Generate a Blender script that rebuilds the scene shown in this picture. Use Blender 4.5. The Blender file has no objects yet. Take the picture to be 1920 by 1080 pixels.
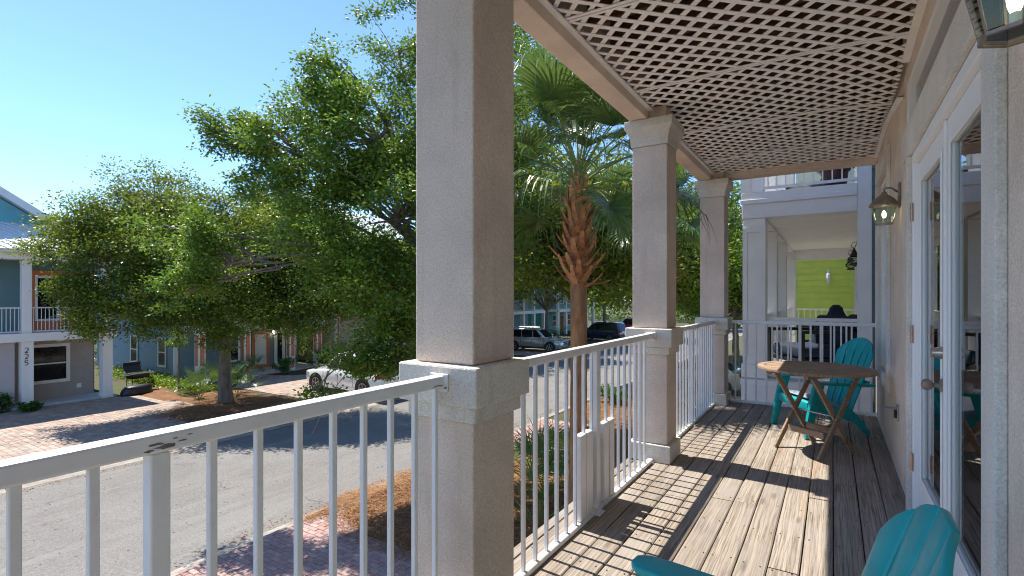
import bpy, bmesh, math, random
import numpy as np
from mathutils import Vector, Matrix, Quaternion, noise as mnoise

R = math.radians
scene = bpy.context.scene
COL = scene.collection

# ---------------------------------------------------------------- camera
cam_d = bpy.data.cameras.new('camera')
cam = bpy.data.objects.new('camera', cam_d); COL.objects.link(cam)
cam_d.lens = 18.0; cam_d.sensor_width = 36.0; cam_d.sensor_fit = 'HORIZONTAL'
cam_d.shift_y = 16 / 1920
cam_d.clip_start = 0.05; cam_d.clip_end = 2000
cam.location = (0, 0, 1.4)
cam.rotation_euler = (R(90), 0, R(32.1))
scene.camera = cam

# ---------------------------------------------------------------- sky, sun, exposure
SUN_TRAVEL = Vector((0.446, -0.03, -0.895)).normalized()
world = bpy.data.worlds.new('World'); scene.world = world; world.use_nodes = True
wn = world.node_tree.nodes; wl = world.node_tree.links
bg = wn['Background']
sky = wn.new('ShaderNodeTexSky'); sky.sky_type = 'NISHITA'; sky.sun_disc = False
sky.sun_elevation = math.asin(-SUN_TRAVEL.z)
sky.sun_rotation = math.atan2(-SUN_TRAVEL.x, -SUN_TRAVEL.y)
sky.altitude = 0; sky.air_density = 0.8; sky.dust_density = 0.0; sky.ozone_density = 7.0
wl.new(sky.outputs[0], bg.inputs['Color']); bg.inputs['Strength'].default_value = 0.118
sun_d = bpy.data.lights.new('sun', 'SUN'); sun_d.energy = 3.2; sun_d.angle = R(0.5); sun_d.color = (1.0, 0.95, 0.87)
sun = bpy.data.objects.new('sun', sun_d); COL.objects.link(sun)
sun.rotation_euler = SUN_TRAVEL.to_track_quat('-Z', 'Y').to_euler()
sun.location = (-20, 0, 40)
vs = scene.view_settings
vs.view_transform = 'Standard'; vs.look = 'None'; vs.gamma = 1.0; vs.use_curve_mapping = False
vs.exposure = 1.42
scene.cycles.max_bounces = 10; scene.cycles.diffuse_bounces = 6; scene.cycles.transparent_max_bounces = 12
scene.cycles.use_denoising = True
scene.cycles.pixel_filter_type = 'BLACKMAN_HARRIS'; scene.cycles.filter_width = 1.05

# ---------------------------------------------------------------- helpers
def thing(name, label, cat, loc=(0, 0, 0), rz=0.0, group=None):
    o = bpy.data.objects.new(name, None); COL.objects.link(o)
    o.location = loc; o.rotation_euler = (0, 0, rz); o.empty_display_size = .1
    tag(o, label, cat, group, 'thing'); return o

def tag(o, label=None, cat=None, group=None, kind=None):
    if label: o['label'] = label
    if cat: o['category'] = cat
    if group: o['group'] = group
    if kind: o['kind'] = kind
    return o

def copy_tree(o, parent=None):
    n = o.copy(); COL.objects.link(n); n.parent = parent
    for ch in list(o.children): copy_tree(ch, n)
    return n

class MB:
    """collects faces for ONE mesh"""
    def __init__(s): s.v = []; s.f = []; s.mi = []; s.cur = 0
    def face(s, idx): s.f.append(tuple(idx)); s.mi.append(s.cur)
    def add(s, vs, fs):
        b = len(s.v); s.v += [tuple(p) for p in vs]
        for f in fs: s.face([b + i for i in f])
        return s
    def box(s, x0, x1, y0, y1, z0, z1):
        return s.add([(x0,y0,z0),(x1,y0,z0),(x1,y1,z0),(x0,y1,z0),(x0,y0,z1),(x1,y0,z1),(x1,y1,z1),(x0,y1,z1)],
                     [(0,3,2,1),(4,5,6,7),(0,1,5,4),(1,2,6,5),(2,3,7,6),(3,0,4,7)])
    def frustum(s, a, b):                     # a, b = (x0,x1,y0,y1,z)
        return s.add([(a[0],a[2],a[4]),(a[1],a[2],a[4]),(a[1],a[3],a[4]),(a[0],a[3],a[4]),
                      (b[0],b[2],b[4]),(b[1],b[2],b[4]),(b[1],b[3],b[4]),(b[0],b[3],b[4])],
                     [(0,3,2,1),(4,5,6,7),(0,1,5,4),(1,2,6,5),(2,3,7,6),(3,0,4,7)])
    def bar(s, p, q, w, h, up=(0,0,1), w2=None, h2=None):
        p = Vector(p); q = Vector(q); d = (q - p).normalized(); up = Vector(up)
        if abs(d.dot(up)) > .98: up = Vector((1, 0, 0))
        sx = d.cross(up).normalized(); sz = sx.cross(d).normalized()
        w2 = w if w2 is None else w2; h2 = h if h2 is None else h2
        vs = []
        for c, ww, hh in ((p, w, h), (q, w2, h2)):
            for a, b in ((-1,-1),(1,-1),(1,1),(-1,1)): vs.append(c + sx*a*ww/2 + sz*b*hh/2)
        return s.add(vs, [(0,1,2,3),(7,6,5,4),(0,4,5,1),(1,5,6,2),(2,6,7,3),(3,7,4,0)])
    def tube(s, pts, rad, n=8, cap=True):
        pts = [Vector(p) for p in pts]
        if not hasattr(rad, '__len__'): rad = [rad]*len(pts)
        b = len(s.v); prev = None
        for i, p in enumerate(pts):
            d = (pts[min(i+1, len(pts)-1)] - pts[max(i-1, 0)])
            d = d.normalized() if d.length > 1e-9 else Vector((0,0,1))
            if prev is None:
                ref = Vector((0,0,1)) if abs(d.z) < .9 else Vector((1,0,0))
                u = d.cross(ref).normalized()
            else: u = (prev - d*prev.dot(d)).normalized()
            prev = u; w = d.cross(u)
            for k in range(n):
                a = 2*math.pi*k/n
                s.v.append(tuple(p + (u*math.cos(a) + w*math.sin(a))*rad[i]))
        for i in range(len(pts)-1):
            for k in range(n):
                s.face((b+i*n+k, b+i*n+(k+1)%n, b+(i+1)*n+(k+1)%n, b+(i+1)*n+k))
        if cap:
            s.face([b+k for k in range(n)][::-1]); s.face([b+(len(pts)-1)*n+k for k in range(n)])
        return s
    def lathe(s, prof, n=16, c=(0,0,0), phase=0., sq=1.):
        b = len(s.v)
        for r, z in prof:
            for k in range(n):
                a = 2*math.pi*k/n + phase
                s.v.append((c[0]+r*math.cos(a), c[1]+r*math.sin(a)*sq, c[2]+z))
        for i in range(len(prof)-1):
            for k in range(n): s.face((b+i*n+k, b+i*n+(k+1)%n, b+(i+1)*n+(k+1)%n, b+(i+1)*n+k))
        s.face([b+k for k in range(n)][::-1]); s.face([b+(len(prof)-1)*n+k for k in range(n)])
        return s
    def prism(s, poly, a0, a1, axis='y'):
        """extrude a 2-D polygon along an axis (axis y: poly in x,z)"""
        def m(p, t):
            return {'y': (p[0], t, p[1]), 'x': (t, p[0], p[1]), 'z': (p[0], p[1], t)}[axis]
        n = len(poly); b = len(s.v)
        s.v += [m(p, a0) for p in poly] + [m(p, a1) for p in poly]
        s.face([b+i for i in range(n)][::-1]); s.face([b+n+i for i in range(n)])
        for i in range(n): s.face((b+i, b+(i+1)%n, b+n+(i+1)%n, b+n+i))
        return s
    def mesh(s, name, bev=0, seg=1, smooth=False, mats=()):
        me = bpy.data.meshes.new(name)
        me.from_pydata(s.v, [], s.f)
        for m in mats: me.materials.append(m)
        if len(mats) > 1: me.polygons.foreach_set('material_index', s.mi)
        bm = bmesh.new(); bm.from_mesh(me)
        bmesh.ops.recalc_face_normals(bm, faces=bm.faces[:])
        if bev:
            es = [e for e in bm.edges if len(e.link_faces) == 2 and e.calc_face_angle(0) > .5]
            bmesh.ops.bevel(bm, geom=es, offset=bev, segments=seg, affect='EDGES', profile=.5, clamp_overlap=True)
        bm.to_mesh(me); bm.free()
        if smooth:
            me.polygons.foreach_set('use_smooth', [True]*len(me.polygons))
            if smooth is not True: me.set_sharp_from_angle(angle=R(smooth))
        return me
    def build(s, name, mat, parent=None, bev=0, seg=1, smooth=False, world=False):
        if world and parent is not None:
            inv = (Matrix.Translation(parent_loc(parent)) @ Matrix.Rotation(parent_rz(parent), 4, 'Z')).inverted()
            s.v = [tuple(inv @ Vector(p)) for p in s.v]
        mats = mat if isinstance(mat, (list, tuple)) else (mat,)
        return link(name, s.mesh(name, bev, seg, smooth, mats), parent)

def parent_loc(o):
    l = Vector((0,0,0))
    while o is not None: l = l + Vector(o.location); o = o.parent
    return l
def parent_rz(o):
    a = 0
    while o is not None: a += o.rotation_euler.z; o = o.parent
    return a
def link(name, me, parent=None, loc=None, rot=None):
    o = bpy.data.objects.new(name, me); COL.objects.link(o)
    if parent is not None: o.parent = parent
    if loc is not None: o.location = loc
    if rot is not None: o.rotation_euler = rot
    return o
def struct(name, mb, mat, label=None, cat=None, **k):
    o = mb.build(name, mat, **k); tag(o, label, cat, kind='structure'); return o
def quads_mesh(name, V, mat, nper=4):
    """numpy (N*nper,3) -> mesh of N separate polygons"""
    V = np.asarray(V, dtype=np.float32).reshape(-1, 3); n = len(V)//nper
    me = bpy.data.meshes.new(name)
    me.vertices.add(len(V)); me.vertices.foreach_set('co', V.ravel())
    me.loops.add(len(V)); me.loops.foreach_set('vertex_index', np.arange(len(V), dtype=np.int32))
    me.polygons.add(n); me.polygons.foreach_set('loop_start', np.arange(0, len(V), nper, dtype=np.int32))
    me.materials.append(mat); me.update(calc_edges=True); me.validate()
    return me

# ---------------------------------------------------------------- materials
class NT:
    def __init__(s, name):
        s.m = bpy.data.materials.new(name); s.m.use_nodes = True
        s.t = s.m.node_tree; s.n = s.t.nodes; s.l = s.t.links
        s.b = s.n['Principled BSDF']; s.out = s.n['Material Output']
    def new(s, typ, **kw):
        n = s.n.new(typ)
        for k, v in kw.items(): setattr(n, k, v)
        return n
    def put(s, sock, v):
        if hasattr(v, 'is_linked') or hasattr(v, 'links'): s.l.new(v, sock)
        else:
            if hasattr(sock.default_value, '__len__') and hasattr(v, '__len__') and len(v) == 3 and len(sock.default_value) == 4: v = (*v, 1)
            sock.default_value = v
    def math(s, op, a, b=0.0, clamp=False):
        n = s.new('ShaderNodeMath', operation=op, use_clamp=clamp); s.put(n.inputs[0], a); s.put(n.inputs[1], b); return n.outputs[0]
    def mix(s, f, a, b, blend='MIX'):
        n = s.new('ShaderNodeMix', data_type='RGBA', blend_type=blend)
        s.put(n.inputs[0], f); s.put(n.inputs[6], a); s.put(n.inputs[7], b); return n.outputs[2]
    def noise(s, vec, scale, detail=4, rough=.55, dist=0, out=0):
        n = s.new('ShaderNodeTexNoise'); s.put(n.inputs['Vector'], vec); n.inputs['Scale'].default_value = scale
        n.inputs['Detail'].default_value = detail; n.inputs['Roughness'].default_value = rough; n.inputs['Distortion'].default_value = dist
        return n.outputs[out]
    def voro(s, vec, scale, feat='F1', out='Distance'):
        n = s.new('ShaderNodeTexVoronoi', feature=feat); s.put(n.inputs['Vector'], vec); n.inputs['Scale'].default_value = scale
        return n.outputs[out]
    def map(s, v, a, b, c=0., d=1.):
        n = s.new('ShaderNodeMapRange'); s.put(n.inputs[0], v)
        for i, x in enumerate((a, b, c, d)): n.inputs[i+1].default_value = x
        return n.outputs[0]
    def ramp(s, v, stops):
        n = s.new('ShaderNodeValToRGB'); s.put(n.inputs[0], v); cr = n.color_ramp
        while len(cr.elements) < len(stops): cr.elements.new(.5)
        for e, (p, c) in zip(cr.elements, stops): e.position = p; e.color = (*c, 1)
        return n.outputs[0]
    def coord(s, kind='Object'): return s.new('ShaderNodeTexCoord').outputs[kind]
    def pos(s): return s.new('ShaderNodeNewGeometry').outputs['Position']
    def scale(s, vec, sc, loc=(0,0,0)):
        n = s.new('ShaderNodeMapping'); s.put(n.inputs[0], vec); n.inputs['Scale'].default_value = sc; s.put(n.inputs['Location'], loc); return n.outputs[0]
    def rnd(s):
        """one random number per object and per loose island"""
        a = s.new('ShaderNodeObjectInfo').outputs['Random']; b = s.new('ShaderNodeNewGeometry').outputs['Random Per Island']
        return s.math('FRACT', s.math('ADD', a, b))
    def bump(s, h, strength=.3, dist=.01, normal=None):
        n = s.new('ShaderNodeBump'); n.inputs['Strength'].default_value = strength; n.inputs['Distance'].default_value = dist
        s.put(n.inputs['Height'], h)
        if normal is not None: s.l.new(normal, n.inputs['Normal'])
        return n.outputs[0]
    def fin(s, col=None, rough=None, normal=None, **kw):
        if col is not None: s.put(s.b.inputs['Base Color'], col)
        if rough is not None: s.put(s.b.inputs['Roughness'], rough)
        if normal is not None: s.l.new(normal, s.b.inputs['Normal'])
        for k, v in kw.items(): s.put(s.b.inputs[k.replace('_', ' ')], v)
        return s.m

def plain(name, c, rough=.5, var=.12, scale=6., bump=.0, bscale=80., dirt=0., rv=.08, **kw):
    t = NT(name); p = t.pos()
    f = t.noise(p, scale, 5, .6)
    lo = tuple(x*(1-var) for x in c); hi = tuple(min(1, x*(1+var)) for x in c)
    col = t.mix(t.map(f, .3, .7), lo, hi)
    if dirt:
        d = t.noise(p, scale*2.3, 6, .7)
        col = t.mix(t.math('MULTIPLY', t.map(d, .55, .8), dirt), col, tuple(x*.45 for x in c))
    nm = t.bump(t.noise(p, bscale, 4, .6), bump, .01) if bump else None
    rr = t.map(t.noise(p, scale*3, 3), .3, .7, max(.02, rough-rv), min(1, rough+rv))
    return t.fin(col, rr, nm, **kw)

def stucco(name, c, grime=.35):
    t = NT(name); p = t.pos()
    big = t.noise(p, 2.2, 5, .6); fine = t.noise(p, 125, 3, .7); mid = t.noise(p, 48, 4, .6)
    col = t.mix(t.map(big, .3, .7), tuple(x*.80 for x in c), tuple(min(1, x*1.12) for x in c))
    col = t.mix(t.math('MULTIPLY', t.map(fine, .44, .70), .5), col, tuple(x*.55 for x in c))
    col = t.mix(t.math('MULTIPLY', t.map(fine, .5, .3), .35), col, tuple(min(1, x*1.25) for x in c))
    st = t.noise(t.scale(p, (9, 9, .8)), 1.0, 5, .65)
    col = t.mix(t.math('MULTIPLY', t.map(st, .56, .8), grime), col, (c[0]*.42, c[1]*.45, c[2]*.4))
    h = t.math('ADD', t.math('MULTIPLY', fine, .8), mid)
    return t.fin(col, .92, t.bump(h, .8, .008))

def wood_deck(name, light, dark, grey):
    t = NT(name); o = t.coord('Object'); r = t.new('ShaderNodeObjectInfo').outputs['Random']
    off = t.new('ShaderNodeCombineXYZ'); t.put(off.inputs[0], t.math('MULTIPLY', r, 7.3)); t.put(off.inputs[1], t.math('MULTIPLY', r, 91.7)); t.put(off.inputs[2], t.math('MULTIPLY', r, 3.1))
    p = t.new('ShaderNodeVectorMath', operation='ADD'); t.put(p.inputs[0], o); t.put(p.inputs[1], off.outputs[0]); p = p.outputs[0]
    warp = t.noise(t.scale(p, (3, .75, 3)), 1.0, 3, .5, out=1)
    wv = t.new('ShaderNodeVectorMath', operation='MULTIPLY_ADD'); t.put(wv.inputs[0], warp); wv.inputs[1].default_value = (.11, .11, .11); t.put(wv.inputs[2], t.scale(p, (1, .055, 1)))
    w = t.new('ShaderNodeTexWave', wave_type='BANDS', bands_direction='X', wave_profile='SAW'); t.put(w.inputs['Vector'], wv.outputs[0])
    w.inputs['Scale'].default_value = 13; w.inputs['Distortion'].default_value = 1.2; w.inputs['Detail'].default_value = 2; w.inputs['Detail Scale'].default_value = 1.5
    grain = t.noise(t.scale(p, (130, 3.0, 130)), 1.0, 5, .65)
    streak = t.noise(t.scale(p, (28, .9, 28)), 1.0, 5, .6)
    kn = t.voro(t.scale(p, (6.5, 1.5, 1)), 1.0)
    knot = t.map(kn, .05, .13, 1, 0)
    base = t.mix(t.map(streak, .3, .7), dark, light)
    base = t.mix(t.math('MULTIPLY', t.map(w.outputs['Fac'], .66, .98), .6), base, tuple(x*.34 for x in dark))
    base = t.mix(t.math('MULTIPLY', t.map(grain, .47, .64), .8), base, tuple(x*.33 for x in dark))
    base = t.mix(t.math('MULTIPLY', t.map(t.noise(p, 2.2, 4), .42, .72), .7), base, grey)
    base = t.mix(t.math('MULTIPLY', knot, .65), base, tuple(x*.35 for x in dark))
    rust = t.map(t.noise(t.scale(p, (5, .6, 5), (11, 3, 2)), 1.0, 4), .63, .78)
    base = t.mix(t.math('MULTIPLY', rust, .55), base, (.36, .2, .09))
    base = t.mix(t.math('MULTIPLY', t.map(r, 0, 1, 0, .32), 1.0), base, tuple(x*.55 for x in grey))
    h = t.math('ADD', t.math('MULTIPLY', grain, -.9), t.math('MULTIPLY', w.outputs['Fac'], -.5))
    return t.fin(base, .88, t.bump(h, .55, .004))

def leaf_mat(name, a, b, c, trans=.35, rough=.42):
    t = NT(name); r = t.new('ShaderNodeNewGeometry').outputs['Random Per Island']
    n = t.noise(t.pos(), .55, 3)
    col = t.ramp(t.math('ADD', t.math('MULTIPLY', r, .65), t.math('MULTIPLY', t.map(n, .3, .7), .35)), [(0, a), (.55, b), (1, c)])
    t.fin(col, rough); t.b.inputs['Specular IOR Level'].default_value = .45
    tr = t.new('ShaderNodeBsdfTranslucent'); t.put(tr.inputs[0], t.mix(.5, col, (c[0]*1.3, c[1]*1.25, c[2]*.7)))
    mx = t.new('ShaderNodeMixShader'); mx.inputs[0].default_value = trans
    t.l.new(t.b.outputs[0], mx.inputs[1]); t.l.new(tr.outputs[0], mx.inputs[2]); t.l.new(mx.outputs[0], t.out.inputs[0])
    return t.m

def glass_mat(name, tint=(.9,.95,.95), refl=1.5, see=1.0, rough=0.):
    t = NT(name)
    fr = t.new('ShaderNodeFresnel'); fr.inputs[0].default_value = refl
    tp = t.new('ShaderNodeBsdfTransparent'); tp.inputs[0].default_value = (*[x*see for x in tint], 1)
    gl = t.new('ShaderNodeBsdfGlossy'); gl.inputs['Roughness'].default_value = rough; gl.inputs[0].default_value = (1, 1, 1, 1)
    mx = t.new('ShaderNodeMixShader'); t.l.new(fr.outputs[0], mx.inputs[0]); t.l.new(tp.outputs[0], mx.inputs[1]); t.l.new(gl.outputs[0], mx.inputs[2])
    t.l.new(mx.outputs[0], t.out.inputs[0]); t.n.remove(t.b)
    return t.m

def paver_mat(name, cols, rough=.85):
    t = NT(name); r = t.rnd(); p = t.pos()
    k = len(cols)
    col = t.ramp(r, [(i/(k-1), c) for i, c in enumerate(cols)])
    col = t.mix(t.math('MULTIPLY', t.map(t.noise(p, 45, 4, .7), .4, .7), .4), col, (.14, .11, .09))
    col = t.mix(t.math('MULTIPLY', t.map(t.noise(p, 1.1, 5), .5, .75), .45), col, (.33, .27, .22))
    return t.fin(col, rough, t.bump(t.noise(p, 90, 4), .4, .006))

def asphalt_mat():
    t = NT('asphalt'); p = t.pos()
    col = t.mix(t.map(t.noise(p, .5, 5, .6), .3, .7), (.175, .163, .147), (.23, .215, .195))
    g = t.noise(p, 26, 4, .85)
    col = t.mix(t.math('MULTIPLY', t.map(g, .42, .62), .75), col, (.10, .097, .092))
    col = t.mix(t.math('MULTIPLY', t.map(t.noise(p, 33, 4, .85), .56, .72), .6), col, (.40, .38, .345))
    st = t.noise(t.scale(p, (2.2, .25, 1)), 1., 5, .6)
    col = t.mix(t.math('MULTIPLY', t.map(st, .5, .75), .4), col, (.275, .262, .243))
    cr = t.new('ShaderNodeTexVoronoi', feature='DISTANCE_TO_EDGE'); wp = t.noise(p, 1.4, 4, .6, out=1)
    wv = t.new('ShaderNodeVectorMath', operation='MULTIPLY_ADD'); t.put(wv.inputs[0], wp); wv.inputs[1].default_value = (.9, .9, .9); t.put(wv.inputs[2], p)
    t.put(cr.inputs['Vector'], wv.outputs[0]); cr.inputs['Scale'].default_value = .28
    line = t.math('MULTIPLY', t.map(cr.outputs[0], .0015, .006, 1, 0), t.map(t.noise(p, .35, 2), .45, .6))
    col = t.mix(t.math('MULTIPLY', line, .75), col, (.05, .048, .046))
    col = t.mix(t.math('MULTIPLY', t.map(t.noise(p, .9, 4, .6), .60, .74), .35), col, (.09, .087, .083))
    return t.fin(col, .9, t.bump(g, .5, .008))

def siding_mat(name, c, rough=.6): return plain(name, c, rough, .06, 3, .12, 120, .12)

M = {}
M['stucco'] = stucco('pink_stucco', (.72, .585, .47), .4)
M['stucco_wall'] = stucco('wall_stucco', (.86, .70, .565), .2)
M['cap'] = stucco('cream_stucco', (.72, .655, .555), .5)
M['trim_stucco'] = stucco('trim_stucco', (.82, .77, .69), .25)
M['white_rail'] = plain('white_rail_paint', (.76, .75, .73), .38, .05, 9, .02, 60, .2)
M['white_paint'] = plain('white_paint', (.86, .85, .83), .5, .02, 2, 0, 40, 0, 0)
M['door_paint'] = plain('door_paint', (.88, .87, .85), .55, .015, 1.5, 0, 40, 0, 0, Specular_IOR_Level=.3)
M['chip'] = plain('bare_metal_chip', (.16, .14, .125), .7, .3, 60)
M['lattice'] = plain('lattice_paint', (.92, .88, .83), .5, .07, 7, .08, 70, .12)
M['deck'] = wood_deck('weathered_deck', (.47, .39, .305), (.255, .20, .15), (.35, .31, .265))
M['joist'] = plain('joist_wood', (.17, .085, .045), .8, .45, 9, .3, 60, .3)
M['teal'] = plain('teal_plastic', (.004, .34, .345), .36, .12, 8, .08, 220, .12)
M['teal_dark'] = M['teal']
M['teak'] = wood_deck('teak_wood', (.50, .345, .22), (.33, .2, .115), (.40, .315, .24))
M['bronze'] = plain('aged_bronze', (.30, .235, .19), .5, .25, 30, .15, 90, .2, Metallic=.5)
M['copper'] = plain('copper_hinge', (.52, .30, .19), .35, .2, 40, .1, 90, 0, Metallic=.8)
M['steel'] = plain('satin_steel', (.55, .50, .45), .3, .1, 30, 0, 80, 0, Metallic=.9)
M['grey_metal'] = plain('grey_metal', (.35, .36, .36), .4, .1, 30, 0, 80, 0, Metallic=.7)
M['glass'] = glass_mat('window_glass', (.86, .92, .9), 1.9)
M['lamp_glass'] = glass_mat('seeded_lamp_glass', (.84, .9, .85), 1.35, 1, .03)
M['dark_glass'] = plain('dark_window_glass', (.012, .014, .016), .05, .1, 3)
M['blind'] = plain('blind_slat', (.50, .51, .49), .5, .04)
M['interior'] = plain('interior_paint', (.42, .40, .36), .8, .05)
M['interior_floor'] = plain('interior_floor', (.25, .19, .14), .5, .1)
M['black'] = plain('black_metal', (.018, .018, .02), .45, .2, 20, .1, 60)
M['navy'] = plain('navy_fabric', (.012, .024, .05), .8, .2, 20, .2, 200)
M['cushion'] = plain('blue_grey_fabric', (.23, .29, .35), .85, .2, 14, .25, 160)
t_ = NT('warm_bulb'); t_.fin((1, .9, .7), .4, Emission_Color=(1, .86, .62, 1), Emission_Strength=4.5); M['bulb'] = t_.m
# ================================================================ THE PORCH WE STAND ON
GZ = -2.9            # street level; the deck is z = 0
rng = random.Random(7)

# ---- deck: boards laid along Y
deck = tag(bpy.data.objects.new('deck', None), 'weathered grey wooden plank deck of the upstairs porch', None, kind='structure'); COL.objects.link(deck)
PITCH = .1447
def board_mesh(w, L, seed):
    mb = MB(); n = 6; h = .034; rr = random.Random(seed)
    prof = [(-w/2, -h), (w/2, -h), (w/2, -.005), (w/2-.006, 0), (-w/2+.006, 0), (-w/2, -.005)]
    b = 0
    for i in range(n+1):
        y = -L/2 + L*i/n; dx = rr.uniform(-.0012, .0012); dz = rr.uniform(-.0012, .0012)
        for (px, pz) in prof: mb.v.append((px+dx, y, pz+dz))
    for i in range(n):
        for k in range(6): mb.face((i*6+k, i*6+(k+1) % 6, (i+1)*6+(k+1) % 6, (i+1)*6+k))
    mb.face(range(6)); mb.face([n*6+k for k in range(6)])
    return mb
joints = {}
k = -10; row = 0
nail = MB()
for k in range(-10, 3):
    cx = (k + .5)*PITCH
    cuts = [-1.7]
    y = -1.7 + rng.uniform(1.3, 3.4)
    while y < 6.6:
        cuts.append(y); y += rng.choice((2.44, 3.05, 3.66, 1.9))
    cuts.append(7.42)
    for a, b in zip(cuts[:-1], cuts[1:]):
        o = board_mesh(PITCH - rng.uniform(.005, .009), b - a - .004, rng.random()).build('board', M['deck'], deck)
        o.location = (cx, (a+b)/2, rng.uniform(-.003, .0015))
    for j in range(20):
        yy = -1.6 + j*.405*1.12
        if yy > 7.3: break
        for s_ in (-.045, .045):
            nail.lathe([(.0045, 0), (.0045, .0008)], 6, (cx + s_ + rng.uniform(-.006, .006), yy + rng.uniform(-.012, .012), .0012))
nail.build('nails', M['black'], deck)['kind'] = 'stuff'
fr = MB()
for y in np.arange(-1.5, 7.4, .405): fr.box(-1.44, .43, y-.02, y+.02, -.26, -.04)
fr.build('joists', M['joist'], deck)['kind'] = 'stuff'
MB().box(-1.52, -1.462, -1.7, 7.42, -.3, -.012).build('rim_board', M['deck'], deck)
MB().box(-1.46, .43, 7.425, 7.46, -.3, -.012).build('rim_board', M['white_paint'], deck)

# ---- columns
CXL, CXR = -1.48, -1.18
def column(y0, label):
    t = thing('porch_column', label, 'column', (-1.33, y0+.15, 0), 0, 'stucco columns along the porch rail')
    h = .15
    def bx(p, z0, z1): return (-h-p, h+p, -h-p, h+p, z0, z1)
    MB().box(*bx(.03, 0, .148)).build('base', M['cap'], t, .006, 2)
    MB().box(*bx(0, .15, .908)).build('pedestal', M['stucco'], t, .007, 2)
    MB().box(*bx(.022, .91, .973)).build('ledge', M['cap'], t, .006, 2)
    MB().box(*bx(.05, .975, 1.13)).build('pedestal_cap', M['cap'], t, .008, 2)
    MB().box(*bx(0, 1.132, 2.688)).build('shaft', M['stucco'], t, .007, 2)
    mb = MB(); b = 0
    prof = [(.008, 2.69), (.012, 2.72), (.012, 2.735), (.016, 2.76), (.03, 2.80), (.05, 2.835), (.055, 2.84), (.055, 2.908)]
    for p, z in prof:
        for sx, sy in ((-1,-1),(1,-1),(1,1),(-1,1)): mb.v.append((sx*(h+p), sy*(h+p), z))
    for i in range(len(prof)-1):
        for q in range(4): mb.face((i*4+q, i*4+(q+1)%4, (i+1)*4+(q+1)%4, (i+1)*4+q))
    mb.face((3,2,1,0)); mb.face([len(prof)*4-4+q for q in range(4)])
    mb.build('capital', M['cap'], t, .003)
    MB().box(-.006, .14, -.15, .15, 2.91, 3.012).build('bearing_block', M['stucco'], t, .003)
    return t
column(1.60, 'large tan stucco column in the foreground, splitting the picture')
column(4.33, 'middle tan stucco column with moulded capital, beside the round table')
column(7.00, 'corner stucco column at the far end of the porch')

# ---- beams
bm_ = thing('front_beam', 'tan stucco beam resting on the row of porch columns', 'beam', (-1.41, 2.8, 2.91))
MB().box(-1.49, -1.337, -1.7, 7.34, 2.912, 3.45).build('beam_face', M['stucco_wall'], bm_, .006, 2, world=True)
bm2 = thing('end_beam', 'tan stucco beam crossing the far end of the porch ceiling', 'beam', (-.45, 7.2, 2.94))
MB().box(-1.335, .428, 7.08, 7.34, 2.94, 3.45).build('beam_face', M['stucco_wall'], bm2, .006, 2, world=True)

# ---- railings
def railing(y0, y1, ys, posts, label, plate_hi=True, plate_lo=True):
    t = thing('porch_railing', label, 'railing', (-1.305, (y0+y1)/2, 0), 0, 'white metal railings of the porch')
    cx = -1.305
    MB().box(cx-.027, cx+.027, y0, y1, 1.048, 1.093).build('top_rail', M['white_rail'], t, .007, 2, world=True)
    MB().box(cx-.022, cx+.022, y0, y1, .004, .036).build('bottom_rail', M['white_rail'], t, .004, 1, world=True)
    base = MB().box(-.0095, .0095, -.0095, .0095, .037, 1.047).mesh('baluster', .002, 1, False, (M['white_rail'],))
    for y in ys:
        o = link('baluster', base, t); o.location = (0, y - t.location.y, 0)
    for y in posts:
        p = MB().box(cx-.0205, cx+.0205, y-.0205, y+.0205, .002, 1.047).build('post', M['white_rail'], t, .003, 1, world=True)
        MB().box(cx-.05, cx+.05, y-.05, y+.05, .001, .008).build('foot_plate', M['white_rail'], t, .002, 1, world=True)
    for yy, on in ((y0+.004, plate_lo), (y1-.004, plate_hi)):
        if on:
            MB().box(cx-.045, cx+.045, yy-.0035, yy+.0035, 1.03, 1.10).build('bracket', M['white_rail'], t, .002, 1, world=True)
            MB().lathe([(.006, 0), (.006, .004)], 8).build('screw', M['chip'], t).location = (.037, yy - t.location.y - .0075, 1.045)
    return t
rA = railing(-.79, 1.548, [.076, .197, .318, .439, .680, .801, .922, 1.043, 1.164, 1.285, 1.406, 1.520, -.045, -.166, -.287, -.408], [.558], 'white railing nearest the camera with a chipped top rail')
# flaked paint on the near rail: thin scabs of bare metal, ragged in outline
rr = random.Random(3)
for (yy, zz, L, H) in ((.565, 1.062, .05, .011), (.545, 1.070, .035, .006), (.60, 1.067, .02, .004), (.585, 1.076, .012, .003), (.53, 1.058, .02, .006), (.616, 1.078, .015, .0025)):
    n = 14; poly = []
    for i in range(n):
        a = 2*math.pi*i/n; q = rr.uniform(.6, 1.15)
        poly.append((yy + L/2*math.cos(a)*q, zz + H/2*math.sin(a)*q))
    MB().prism(poly, -1.2779, -1.2773, 'x').build('paint_chip', M['chip'], rA, world=True)
MB().tube([(-1.2775, .578+.9, 1.056), (-1.277, .60+.9, 1.060), (-1.2775, .63+.9, 1.057)], .0015, 5).build('rust_streak', M['chip'], rA, world=True)
ysB = [1.95 + .115 + .121*i for i in range(19) if abs(1.95+.115+.121*i - 3.1) > .045 and 1.95+.115+.121*i < 4.24]
rB = railing(1.952, 4.278, ysB, [3.1], 'white railing between the big column and the middle column, with patched lower balusters')
for i, y in enumerate((2.87, 2.965, 3.24, 3.345)):
    MB().box(-1.328, -1.284, y-.04, y+.04, .04, .56).build('patch_board', M['white_rail'], rB, .004, 1, world=True)
MB().box(-1.34, -1.329, 2.84, 3.38, .04, .545).build('patch_board', M['white_rail'], rB, .003, 1, world=True)
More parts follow.
